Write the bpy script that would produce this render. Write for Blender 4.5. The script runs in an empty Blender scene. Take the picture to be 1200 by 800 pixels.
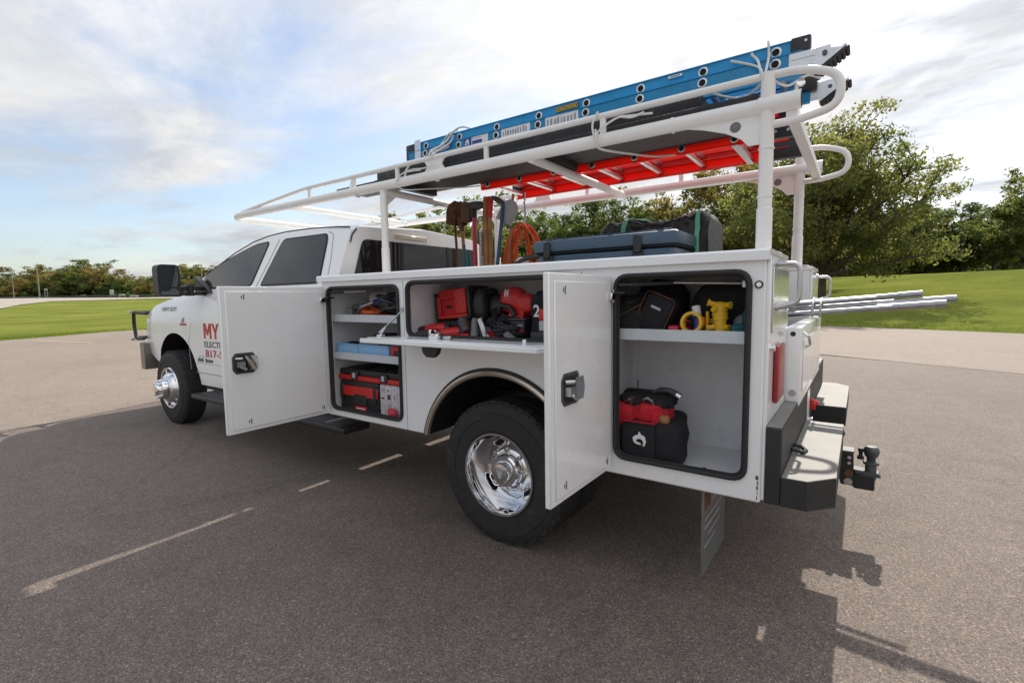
import bpy, bmesh, math, random
import numpy as np
from mathutils import Vector, Matrix
random.seed(7); RNG = np.random.default_rng(7)
S = bpy.context.scene
COL = S.collection
R = math.radians

# ------------------------------------------------------------------ camera
yaw, pit, rol, FPX = R(-54.576), R(-5.221), R(-0.908), 575.995
fw = Vector((math.cos(pit)*math.cos(yaw), math.cos(pit)*math.sin(yaw), math.sin(pit)))
r0 = fw.cross(Vector((0, 0, 1))).normalized(); u0 = r0.cross(fw)
rt = r0*math.cos(rol)+u0*math.sin(rol); up = u0*math.cos(rol)-r0*math.sin(rol)
CAMP = Vector((-0.29, 2.033, 1.325))
cam = bpy.data.cameras.new("camera"); cam_o = bpy.data.objects.new("camera", cam); COL.objects.link(cam_o)
m = Matrix((rt, up, -fw)).transposed().to_4x4(); m.translation = CAMP
cam_o.matrix_world = m
cam.lens = 36*FPX/1200; cam.sensor_width = 36; cam.clip_start = 0.05; cam.clip_end = 3000
S.camera = cam_o

# ------------------------------------------------------------------ sky and sun
SUN_DIR = Vector((0.03, -1.09, 1.0)).normalized()      # towards the sun
SUN_EL = math.asin(SUN_DIR.z); SUN_AZ = math.atan2(SUN_DIR.x, SUN_DIR.y)
SUN_STRENGTH, SKY_STRENGTH, EXPOSURE = 2.9, 0.115, 0.70
W = bpy.data.worlds.new("World"); S.world = W; W.use_nodes = True
nt = W.node_tree; nt.nodes.clear()
def N(t, kind, **kw):
    n = t.nodes.new(kind)
    for k, v in kw.items(): setattr(n, k, v)
    return n
def L(t, a, b): t.links.new(a, b)
out = N(nt, 'ShaderNodeOutputWorld'); mix = N(nt, 'ShaderNodeMixShader')
sky = N(nt, 'ShaderNodeTexSky', sky_type='NISHITA', sun_disc=False, sun_elevation=SUN_EL, sun_rotation=SUN_AZ,
        air_density=1.0, dust_density=1.5, ozone_density=1.2)
bgs = N(nt, 'ShaderNodeBackground'); bgs.inputs[1].default_value = SKY_STRENGTH; L(nt, sky.outputs[0], bgs.inputs[0])
tc = N(nt, 'ShaderNodeTexCoord'); sep = N(nt, 'ShaderNodeSeparateXYZ'); L(nt, tc.outputs['Generated'], sep.inputs[0])
def math_n(t, op, a, b=None, c=None):
    n = N(t, 'ShaderNodeMath', operation=op)
    for i, v in enumerate((a, b, c)):
        if v is None: continue
        if isinstance(v, (int, float)): n.inputs[i].default_value = v
        else: L(t, v, n.inputs[i])
    return n.outputs[0]
zc = math_n(nt, 'ADD', math_n(nt, 'MAXIMUM', sep.outputs[2], 0.0), 0.10)
cx_ = math_n(nt, 'DIVIDE', sep.outputs[0], zc); cy_ = math_n(nt, 'DIVIDE', sep.outputs[1], zc)
comb = N(nt, 'ShaderNodeCombineXYZ'); L(nt, cx_, comb.inputs[0]); L(nt, cy_, comb.inputs[1])
mp = N(nt, 'ShaderNodeMapping'); mp.inputs['Location'].default_value = (1.3, 4.4, 0); mp.inputs['Rotation'].default_value = (0, 0, R(32)); mp.inputs['Scale'].default_value = (0.62, 0.95, 1)
L(nt, comb.outputs[0], mp.inputs[0])
def noise(t, vec, scale, detail=6, rough=.55, dist=0.0):
    n = N(t, 'ShaderNodeTexNoise'); n.inputs['Scale'].default_value = scale; n.inputs['Detail'].default_value = detail
    n.inputs['Roughness'].default_value = rough; n.inputs['Distortion'].default_value = dist
    if vec is not None: L(t, vec, n.inputs['Vector'])
    return n
def ramp(t, fac, *stops):
    n = N(t, 'ShaderNodeValToRGB'); e = n.color_ramp.elements
    while len(e) < len(stops): e.new(0.5)
    for el, (p, c) in zip(e, stops):
        el.position = p; el.color = (*c, 1) if len(c) == 3 else c
    L(t, fac, n.inputs[0]); return n
n1 = noise(nt, mp.outputs[0], 0.62, 12, .60, .30); n2 = noise(nt, mp.outputs[0], 2.2, 9, .6, .3)
dens = math_n(nt, 'ADD', math_n(nt, 'MULTIPLY', n1.outputs[0], .80), math_n(nt, 'MULTIPLY', n2.outputs[0], .20))
# the cloud sheet is thicker towards the sun's half of the sky, thin overhead of the truck's nose
dotn = N(nt, 'ShaderNodeVectorMath', operation='DOT_PRODUCT'); L(nt, tc.outputs['Generated'], dotn.inputs[0]); dotn.inputs[1].default_value = (-1.0, 0.0, 0.0)
dens = math_n(nt, 'ADD', dens, math_n(nt, 'MULTIPLY', dotn.outputs['Value'], .075))
cov = ramp(nt, dens, (.395, (0.15,)*3), (.45, (.58,)*3), (.515, (1,)*3))
sd = N(nt, 'ShaderNodeVectorMath', operation='DOT_PRODUCT'); L(nt, tc.outputs['Generated'], sd.inputs[0]); sd.inputs[1].default_value = SUN_DIR
glow = math_n(nt, 'POWER', math_n(nt, 'MAXIMUM', sd.outputs['Value'], 0.0), 3.0)
n3 = noise(nt, mp.outputs[0], 1.35, 10, .62, .5)
shade = ramp(nt, n3.outputs[0], (.40, (.66, .685, .73)), (.52, (.84, .845, .858)), (.66, (1.0, .99, .975)))
bgc = N(nt, 'ShaderNodeBackground'); L(nt, shade.outputs[0], bgc.inputs[0])
# an overcast sheet brightens steadily from the horizon to overhead
L(nt, math_n(nt, 'ADD', math_n(nt, 'MULTIPLY', glow, .03), math_n(nt, 'ADD', math_n(nt, 'MULTIPLY', math_n(nt, 'MAXIMUM', sep.outputs[2], 0.0), .52), .46)), bgc.inputs[1])
L(nt, cov.outputs[0], mix.inputs[0]); L(nt, bgs.outputs[0], mix.inputs[1]); L(nt, bgc.outputs[0], mix.inputs[2]); L(nt, mix.outputs[0], out.inputs[0])

sl = bpy.data.lights.new("sun", 'SUN'); sl.energy = SUN_STRENGTH; sl.angle = R(0.55); sl.color = (1.0, .925, .82)
so = bpy.data.objects.new("sun", sl); COL.objects.link(so); so.rotation_euler = SUN_DIR.to_track_quat('Z', 'Y').to_euler(); so.location = (0, 0, 30)
S.view_settings.view_transform = 'Standard'; S.view_settings.look = 'None'; S.view_settings.gamma = 1; S.view_settings.exposure = EXPOSURE
S.view_settings.use_curve_mapping = False

# ------------------------------------------------------------------ materials
def mat(name, col, rough=.5, metal=0.0, vary=.10, nscale=6.0, bump=0.0, bscale=60.0, coat=0.0, spec=None, trans=0.0, alpha=1.0, coords='Object', dirt=None):
    M = bpy.data.materials.new(name); M.use_nodes = True; t = M.node_tree; b = t.nodes['Principled BSDF']
    tcn = N(t, 'ShaderNodeTexCoord')
    n = noise(t, tcn.outputs[coords], nscale, 5, .6)
    lo = tuple(max(0, c*(1-vary)) for c in col); hi = tuple(min(1, c*(1+vary)) for c in col)
    rp = ramp(t, n.outputs[0], (.3, lo), (.7, hi)); c_out = rp.outputs[0]
    if dirt:
        dn = noise(t, tcn.outputs[coords], dirt[1], 7, .7); dr = ramp(t, dn.outputs[0], (dirt[2], (0,)*3), (dirt[2]+.12, (dirt[3],)*3))
        mx = N(t, 'ShaderNodeMixRGB'); L(t, dr.outputs[0], mx.inputs[0]); L(t, c_out, mx.inputs[1]); mx.inputs[2].default_value = (*dirt[0], 1); c_out = mx.outputs[0]
    L(t, c_out, b.inputs['Base Color'])
    rr = ramp(t, n.outputs[0], (.3, (max(0, rough-.05),)*3), (.7, (min(1, rough+.05),)*3)); L(t, rr.outputs[0], b.inputs['Roughness'])
    b.inputs['Metallic'].default_value = metal; b.inputs['Coat Weight'].default_value = coat; b.inputs['Coat Roughness'].default_value = .05
    if spec is not None: b.inputs['Specular IOR Level'].default_value = spec
    b.inputs['Transmission Weight'].default_value = trans; b.inputs['Alpha'].default_value = alpha
    if bump:
        bn = noise(t, tcn.outputs[coords], bscale, 4, .6); bp = N(t, 'ShaderNodeBump'); bp.inputs['Strength'].default_value = bump; bp.inputs['Distance'].default_value = .01
        L(t, bn.outputs[0], bp.inputs['Height']); L(t, bp.outputs[0], b.inputs['Normal'])
    return M
M = {}
DUST = (.42, .37, .31)
M['white'] = mat('white_paint', (.86, .86, .86), .28, vary=.015, nscale=3, coat=.5, dirt=(DUST, 3.0, .60, .10))
M['body'] = mat('white_powder_coat', (.86, .86, .865), .24, vary=.02, nscale=4, coat=.5, bump=.035, bscale=5, dirt=(DUST, 5.0, .60, .16))
M['inside'] = mat('compartment_white', (.80, .80, .81), .45, vary=.04, nscale=9, dirt=((.30, .28, .26), 14.0, .60, .35))
M['rack'] = mat('rack_white', (.84, .825, .80), .42, vary=.03, nscale=9, bump=.06, bscale=30, dirt=((.45, .33, .22), 30.0, .68, .5))
M['black'] = mat('black_plastic', (.018, .018, .019), .45, vary=.2, nscale=20, bump=.1, bscale=120)
M['rubber'] = mat('rubber', (.020, .020, .020), .62, vary=.25, nscale=30)
M['tyre'] = mat('tyre_rubber', (.022, .021, .021), .72, vary=.25, nscale=20, bump=.25, bscale=60, dirt=((.12, .11, .10), 9.0, .58, .35))
M['dark'] = mat('wheel_well_dark', (.012, .012, .012), .9)
M['under'] = mat('chassis_black', (.02, .02, .02), .7, vary=.3)
M['chrome'] = mat('chrome', (.80, .80, .81), .07, 1.0, vary=.03, nscale=12)
M['steel'] = mat('brushed_steel', (.55, .55, .56), .34, 1.0, vary=.12, nscale=40)
M['galv'] = mat('galvanised_steel', (.40, .41, .42), .42, .9, vary=.25, nscale=22)
M['alu'] = mat('aluminium', (.66, .66, .66), .36, .9, vary=.12, nscale=30)
M['zinc'] = mat('shelf_metal', (.55, .60, .63), .40, .25, vary=.06, nscale=12)
M['glass'] = mat('tinted_glass', (.010, .011, .013), .04, vary=.05, spec=.5)
M['mirror'] = mat('mirror_glass', (.10, .11, .12), .03, .9, vary=.02)
M['amber'] = mat('lens_cream', (.62, .52, .42), .2, coat=.6)
M['redlens'] = mat('red_lens', (.30, .012, .025), .3)
M['red'] = mat('red_plastic', (.56, .018, .016), .38, vary=.12, nscale=14)
M['redcloth'] = mat('red_fabric', (.48, .012, .025), .85, vary=.2, nscale=20, bump=.3, bscale=220)
M['cloth'] = mat('black_fabric', (.016, .016, .019), .9, vary=.3, nscale=16, bump=.35, bscale=240)
M['tarp'] = mat('black_tarp', (.014, .010, .010), .42, vary=.35, nscale=9, bump=.5, bscale=24)
M['grey'] = mat('grey_plastic', (.16, .16, .17), .5)
M['polish'] = mat('polished_plate', (.74, .76, .76), .20, .6, vary=.05, nscale=8)
M['flap'] = mat('grey_mud_flap', (.13, .135, .135), .45, vary=.15)
M['fbump'] = mat('front_bumper_steel', (.24, .22, .20), .38, .5, vary=.15)
M['lgrey'] = mat('light_grey', (.42, .43, .44), .45)
M['bin'] = mat('light_blue_bin', (.22, .42, .66), .4, vary=.08)
M['cooler'] = mat('slate_blue_plastic', (.055, .095, .145), .45, vary=.10, nscale=20, bump=.08, bscale=120)
M['lblue'] = mat('blue_fibreglass', (.012, .32, .60), .30, vary=.10, nscale=12, coat=.3, dirt=((.25, .32, .36), 26.0, .66, .35))
M['lred'] = mat('red_fibreglass', (.66, .028, .010), .42, vary=.12, nscale=10, dirt=((.75, .12, .06), 14.0, .6, .4))
M['orange'] = mat('orange_cord', (.66, .10, .018), .5, vary=.25, nscale=30)
M['yellow'] = mat('yellow_plastic', (.72, .43, .015), .35, vary=.12, nscale=16)
M['wood'] = mat('wood_handle', (.36, .17, .07), .6, vary=.35, nscale=9, bump=.2, bscale=40)
M['rust'] = mat('rusty_steel', (.13, .055, .026), .85, vary=.5, nscale=16, bump=.4)
M['dgrey'] = mat('worn_grey_steel', (.10, .105, .11), .55, .6, vary=.3, nscale=14)
M['handred'] = mat('red_handle', (.55, .03, .06), .35)
M['teal'] = mat('teal_handle', (.02, .11, .13), .5)
M['hblue'] = mat('blue_handle', (.03, .10, .20), .5)
M['green'] = mat('green_strap', (.16, .48, .30), .7, vary=.2)
M['rope'] = mat('white_rope', (.72, .70, .66), .8, vary=.1, nscale=40)
M['decal_w'] = mat('label_white', (.78, .78, .80), .45, vary=.03)
M['decal_r'] = mat('decal_red', (.50, .015, .02), .4, vary=.03)
M['decal_k'] = mat('decal_dark', (.045, .045, .05), .4, vary=.05)
M['decal_b'] = mat('decal_blue', (.02, .06, .30), .4, vary=.05)
M['decal_y'] = mat('decal_yellow', (.80, .55, .02), .4, vary=.03)
M['decal_g'] = mat('decal_grey', (.32, .33, .36), .5, vary=.05)
M['mat_rub'] = mat('black_rubber_mat', (.030, .031, .034), .62, vary=.35, nscale=7, bump=.3, bscale=50, dirt=((.16, .15, .14), 20.0, .57, .35))
M['chequer'] = mat('grey_step_plate', (.21, .205, .195), .62, .2, vary=.14, nscale=10, bump=.15, bscale=120, dirt=((.25, .22, .19), 9.0, .56, .5))
M['bumper'] = mat('bumper_black', (.020, .020, .021), .55, vary=.25, nscale=10, bump=.3, bscale=260)
M['clear'] = mat('clear_plastic', (.60, .58, .60), .25, vary=.12, nscale=24, coat=.3)
M['brown'] = mat('brown_leather', (.10, .045, .025), .6, vary=.3)
M['copper'] = mat('tan_lip', (.62, .52, .42), .25, .8, vary=.05)
M['bark'] = mat('bark', (.10, .075, .055), .9, vary=.35, nscale=7, bump=.7, bscale=14)
M['pole'] = mat('weathered_pole', (.30, .26, .21), .85, vary=.2)

def translucent(mt, col, f):
    t = mt.node_tree; b = t.nodes['Principled BSDF']; o = t.nodes['Material Output']; tr = N(t, 'ShaderNodeBsdfTranslucent'); tr.inputs[0].default_value = (*col, 1)
    mx = N(t, 'ShaderNodeMixShader'); mx.inputs[0].default_value = f; L(t, b.outputs[0], mx.inputs[1]); L(t, tr.outputs[0], mx.inputs[2]); L(t, mx.outputs[0], o.inputs[0])
translucent(M['lred'], (.95, .06, .02), .45)      # thin fibreglass lets the sun glow through
translucent(M['lblue'], (.02, .50, .85), .28)
# ------------------------------------------------------------------ mesh builder
class MB:
    def __init__(s): s.v = []; s.f = []; s.mi = []; s.ms = []
    def _m(s, m):
        if m not in s.ms: s.ms.append(m)
        return s.ms.index(m)
    def add(s, vs, fs, m, X=None):
        o = len(s.v); i = s._m(m)
        for v in vs: s.v.append(tuple(X @ Vector(v)) if X is not None else tuple(v))
        for f in fs: s.f.append(tuple(o+k for k in f)); s.mi.append(i)
        return s
    def box(s, m, x0, x1, y0, y1, z0, z1, b=0.0, X=None):
        x0, x1 = min(x0, x1), max(x0, x1); y0, y1 = min(y0, y1), max(y0, y1); z0, z1 = min(z0, z1), max(z0, z1)
        b = min(b, .49*(x1-x0), .49*(y1-y0), .49*(z1-z0))
        if b <= 0:
            vs = [(x, y, z) for x in (x0, x1) for y in (y0, y1) for z in (z0, z1)]
            fs = [(0, 1, 3, 2), (4, 6, 7, 5), (0, 4, 5, 1), (2, 3, 7, 6), (0, 2, 6, 4), (1, 5, 7, 3)]
            return s.add(vs, fs, m, X)
        bm = bmesh.new(); bmesh.ops.create_cube(bm, size=1.0)
        for v in bm.verts: v.co = Vector(((x0+x1)/2+v.co.x*(x1-x0), (y0+y1)/2+v.co.y*(y1-y0), (z0+z1)/2+v.co.z*(z1-z0)))
        bmesh.ops.bevel(bm, geom=bm.edges[:], offset=b, segments=2 if b > .006 else 1, profile=.5, affect='EDGES')
        bm.verts.index_update()
        s.add([v.co[:] for v in bm.verts], [[v.index for v in f.verts] for f in bm.faces], m, X); bm.free(); return s
    def tube(s, m, pts, r, n=10, closed=False, cap=True, X=None):
        P = [Vector(p) for p in pts]; k = len(P); rs = r if isinstance(r, (list, tuple)) else [r]*k
        vs = []; fs = []; ref = None
        for i in range(k):
            if closed: t = (P[(i+1) % k]-P[i-1])
            else: t = P[min(i+1, k-1)]-P[max(i-1, 0)]
            t = t.normalized() if t.length > 1e-9 else Vector((0, 0, 1))
            if ref is None:
                ref = Vector((0, 0, 1)) if abs(t.z) < .9 else Vector((1, 0, 0))
            a = (ref-t*ref.dot(t))
            if a.length < 1e-6: a = t.orthogonal()
            a.normalize(); ref = a; bb = t.cross(a)
            for j in range(n):
                th = 2*math.pi*j/n; vs.append(P[i]+(a*math.cos(th)+bb*math.sin(th))*rs[i])
        for i in range(k if closed else k-1):
            i2 = (i+1) % k
            for j in range(n): fs.append((i*n+j, i*n+(j+1) % n, i2*n+(j+1) % n, i2*n+j))
        if cap and not closed:
            fs.append(tuple(range(n-1, -1, -1))); fs.append(tuple((k-1)*n+j for j in range(n)))
        return s.add(vs, fs, m, X)
    def lathe(s, m, prof, o, ax, n=40, X=None, closed=False):
        # prof: (radius, distance along axis)
        ax = Vector(ax).normalized(); a = ax.orthogonal().normalized(); b = ax.cross(a); o = Vector(o)
        vs = []; fs = []; k = len(prof)
        for (r, t) in prof:
            for j in range(n):
                th = 2*math.pi*j/n; vs.append(o+ax*t+(a*math.cos(th)+b*math.sin(th))*max(r, .0004))
        for i in range(k if closed else k-1):
            i2 = (i+1) % k
            for j in range(n): fs.append((i*n+j, i*n+(j+1) % n, i2*n+(j+1) % n, i2*n+j))
        return s.add(vs, fs, m, X)
    def cyl(s, m, p0, p1, r, r1=None, n=16):
        return s.tube(m, [p0, p1], [r, r if r1 is None else r1], n)
    def prism(s, m, poly, o, u, v, d, X=None):
        # poly in (u, v) coordinates from o, extruded along vector d
        o, u, v, d = Vector(o), Vector(u), Vector(v), Vector(d); k = len(poly)
        vs = [o+u*a+v*b for a, b in poly]+[o+u*a+v*b+d for a, b in poly]
        fs = [tuple(range(k)), tuple(range(2*k-1, k-1, -1))]+[(i, (i+1) % k, k+(i+1) % k, k+i) for i in range(k)]
        return s.add(vs, fs, m, X)
    def ball(s, m, c, rx, ry=None, rz=None, n=12, X=None):
        ry = rx if ry is None else ry; rz = rx if rz is None else rz; h = n//2
        vs = [(c[0], c[1], c[2]+rz)]; fs = []
        for i in range(1, h):
            ph = math.pi*i/h
            for j in range(n):
                th = 2*math.pi*j/n; vs.append((c[0]+rx*math.sin(ph)*math.cos(th), c[1]+ry*math.sin(ph)*math.sin(th), c[2]+rz*math.cos(ph)))
        vs.append((c[0], c[1], c[2]-rz)); e = len(vs)-1
        for j in range(n):
            fs.append((0, 1+j, 1+(j+1) % n)); fs.append((e, 1+(h-2)*n+(j+1) % n, 1+(h-2)*n+j))
        for i in range(h-2):
            for j in range(n): fs.append((1+i*n+j, 1+(i+1)*n+j, 1+(i+1)*n+(j+1) % n, 1+i*n+(j+1) % n))
        return s.add(vs, fs, m, X)
    def text(s, m, body, o, u, v, width=None, height=None, bold=0.0, shear=0.0, depth=.0008):
        cu = bpy.data.curves.new('t', 'FONT'); cu.body = body; cu.size = 1; cu.offset = bold; cu.shear = shear; cu.resolution_u = 3
        ob = bpy.data.objects.new('t', cu); COL.objects.link(ob); dg = bpy.context.evaluated_depsgraph_get(); dg.update()
        me = bpy.data.meshes.new_from_object(ob.evaluated_get(dg)); co = [tuple(q.co) for q in me.vertices]; fs = [tuple(p.vertices) for p in me.polygons]
        bpy.data.objects.remove(ob); bpy.data.curves.remove(cu); bpy.data.meshes.remove(me)
        if not co: return s
        xs = [c[0] for c in co]; ys = [c[1] for c in co]; w = max(xs)-min(xs); h = max(ys)-min(ys)
        sx = (width/w) if width else height/h; sy = (height/h) if height else sx
        o, u, v = Vector(o), Vector(u), Vector(v); nn = u.cross(v)*depth
        return s.add([o+u*((c[0]-min(xs))*sx)+v*((c[1]-min(ys))*sy)+nn for c in co], fs, m)
    def build(s, name, parent=None, off=(0, 0, 0), smooth=True, sharp=38, recalc=True, rot=None):
        me = bpy.data.meshes.new(name)
        if parent is not None: off = OFF[parent.name]
        o = Vector(off)
        me.from_pydata([tuple(Vector(v)-o) for v in s.v], [], s.f); me.update()
        for mm in s.ms: me.materials.append(M[mm])
        me.polygons.foreach_set('material_index', s.mi)
        if recalc:
            bm = bmesh.new(); bm.from_mesh(me); bmesh.ops.recalc_face_normals(bm, faces=bm.faces); bm.to_mesh(me); bm.free()
        if smooth:
            me.polygons.foreach_set('use_smooth', [True]*len(me.polygons)); me.set_sharp_from_angle(angle=R(sharp))
        ob = bpy.data.objects.new(name, me); COL.objects.link(ob)
        if parent is not None: ob.parent = parent
        else: ob.location = o
        OFF[ob.name] = tuple(o); return ob
OFF = {}
def thing(name, label, cat, loc=(0, 0, 0), group=None):
    o = bpy.data.objects.new(name, None); COL.objects.link(o); o.location = loc; o.empty_display_size = .2
    o['label'] = label; o['category'] = cat; OFF[o.name] = tuple(loc)
    if group: o['group'] = group
    return o
def tag(o, label, cat, group=None):
    o['label'] = label; o['category'] = cat
    if group: o['group'] = group
    return o
def struct(o, kind='structure'): o['kind'] = kind; return o
def fillet(pts, r, n=5, closed=False):
    P = [Vector(p) for p in pts]; k = len(P); o = []
    for i in range(k):
        if not closed and i in (0, k-1): o.append(P[i]); continue
        a, b, c = P[i-1], P[i], P[(i+1) % k]; d1 = (a-b); d2 = (c-b)
        rr = min(r, d1.length*.49, d2.length*.49); p = b+d1.normalized()*rr; q = b+d2.normalized()*rr
        for j in range(n+1):
            t = j/n; o.append(p*(1-t)**2+b*2*t*(1-t)+q*t*t)
    return o
def rrect(x0, x1, z0, z1, r, y, n=5): return fillet([(x0, y, z0), (x1, y, z0), (x1, y, z1), (x0, y, z1)], r, n, True)
def rot_x(c, ax, ang): c = Vector(c); return Matrix.Translation(c) @ Matrix.Rotation(ang, 4, ax) @ Matrix.Translation(-c)
def copy_tree(o, loc, scale=1.0, rz=0.0, label=None, group=None):
    c = o.copy(); COL.objects.link(c); c.location = loc; c.scale = (scale,)*3 if isinstance(scale, (int, float)) else scale; c.rotation_euler = (0, 0, rz)
    if label: c['label'] = label
    if group: c['group'] = group
    for ch in o.children:
        d = ch.copy(); COL.objects.link(d); d.parent = c
    return c
def boolean(ob, cutters):
    for c in cutters:
        md = ob.modifiers.new('cut', 'BOOLEAN'); md.operation = 'DIFFERENCE'; md.object = c; md.solver = 'EXACT'; md.material_mode = 'TRANSFER'
    dg = bpy.context.evaluated_depsgraph_get(); dg.update()
    me = bpy.data.meshes.new_from_object(ob.evaluated_get(dg), depsgraph=dg)
    ob.modifiers.clear(); ob.data = me
    me.polygons.foreach_set('use_smooth', [True]*len(me.polygons)); me.set_sharp_from_angle(angle=R(30))
    for c in cutters: bpy.data.objects.remove(c)
def smoothstep(a, b, x):
    t = np.clip((x-a)/(b-a), 0, 1); return t*t*(3-2*t)

# ------------------------------------------------------------------ ground
EDGE = [(-70, 32), (-45, 8), (-30, -5.5), (-15, -13.2), (-4.2, -18.4), (1.05, -20.7), (6, -21.6), (11, -21.3), (17, -18.8), (22, -14.8), (26, -10.2), (28.6, -6.7), (27.4, -4.7), (26.1, -3.0), (25.6, -1.6), (24.5, 3), (24, 12), (26, 30), (30, 60)]
def edge_y(x):
    xs = [p[0] for p in EDGE[:12]]; ys = [p[1] for p in EDGE[:12]]
    return np.interp(x, xs, ys)
def terrain(x, y):
    x = np.asarray(x, float); y = np.asarray(y, float)
    s = edge_y(x)-y-1.0
    w = 1-smoothstep(16, 52, x)
    bank = np.minimum(np.maximum(s, 0)*.082, 2.75)
    bank = np.where(s > 36, 2.75-.25*smoothstep(36, 70, s), bank)
    d = np.hypot(x, y); left = np.clip((d-70)*.030, 0, 2.6)
    und = .06*np.sin(x*.21+1.3)*np.sin(y*.17)*smoothstep(2, 10, np.maximum(s, x-31))
    return -.035+w*bank+(1-w)*left+und
xs = np.concatenate([np.arange(-900, -120, 60), np.arange(-120, -40, 5), np.arange(-40, 70, 1.0), np.arange(70, 200, 4), np.arange(200, 1200, 80)])
ys = np.concatenate([np.arange(-1200, -160, 80), np.arange(-160, -60, 4), np.arange(-60, 12, 1.0), np.arange(12, 60, 6), np.arange(60, 400, 60)])
GX, GY = np.meshgrid(xs, ys, indexing='ij'); GZ = terrain(GX, GY)
nx, ny = len(xs), len(ys)
def np_mesh(name, V, F, mats, smooth=True):
    me = bpy.data.meshes.new(name); V = np.asarray(V, np.float32); F = np.asarray(F, np.int32); k = F.shape[1]
    me.vertices.add(len(V)); me.vertices.foreach_set('co', V.ravel())
    me.loops.add(F.size); me.loops.foreach_set('vertex_index', F.ravel())
    me.polygons.add(len(F)); me.polygons.foreach_set('loop_start', np.arange(0, F.size, k, dtype=np.int32)); me.polygons.foreach_set('loop_total', np.full(len(F), k, np.int32))
    me.update(calc_edges=True)
    for mm in mats: me.materials.append(mm)
    if smooth: me.polygons.foreach_set('use_smooth', [True]*len(F))
    return me
I, J = np.meshgrid(np.arange(nx-1), np.arange(ny-1), indexing='ij'); a = (I*ny+J).ravel()
F = np.stack([a, a+ny, a+ny+1, a+1], 1)
def grass_mat():
    m = bpy.data.materials.new('lawn_grass'); m.use_nodes = True; t = m.node_tree; b = t.nodes['Principled BSDF']; g = N(t, 'ShaderNodeNewGeometry')
    n1 = noise(t, g.outputs['Position'], .16, 6, .6); n2 = noise(t, g.outputs['Position'], 3.0, 6, .7); n3 = noise(t, g.outputs['Position'], 30, 3, .7)
    s1 = math_n(t, 'ADD', math_n(t, 'MULTIPLY', n1.outputs[0], .5), math_n(t, 'ADD', math_n(t, 'MULTIPLY', n2.outputs[0], .3), math_n(t, 'MULTIPLY', n3.outputs[0], .2)))
    rp = ramp(t, s1, (.36, (.10, .125, .03)), (.47, (.155, .185, .040)), (.57, (.21, .232, .052)), (.70, (.29, .265, .09)))
    L(t, rp.outputs[0], b.inputs['Base Color']); b.inputs['Roughness'].default_value = 1.0; b.inputs['Specular IOR Level'].default_value = .0
    bp = N(t, 'ShaderNodeBump'); bp.inputs['Strength'].default_value = .8; bp.inputs['Distance'].default_value = .05; L(t, n3.outputs[0], bp.inputs['Height']); L(t, bp.outputs[0], b.inputs['Normal'])
    return m
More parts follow.
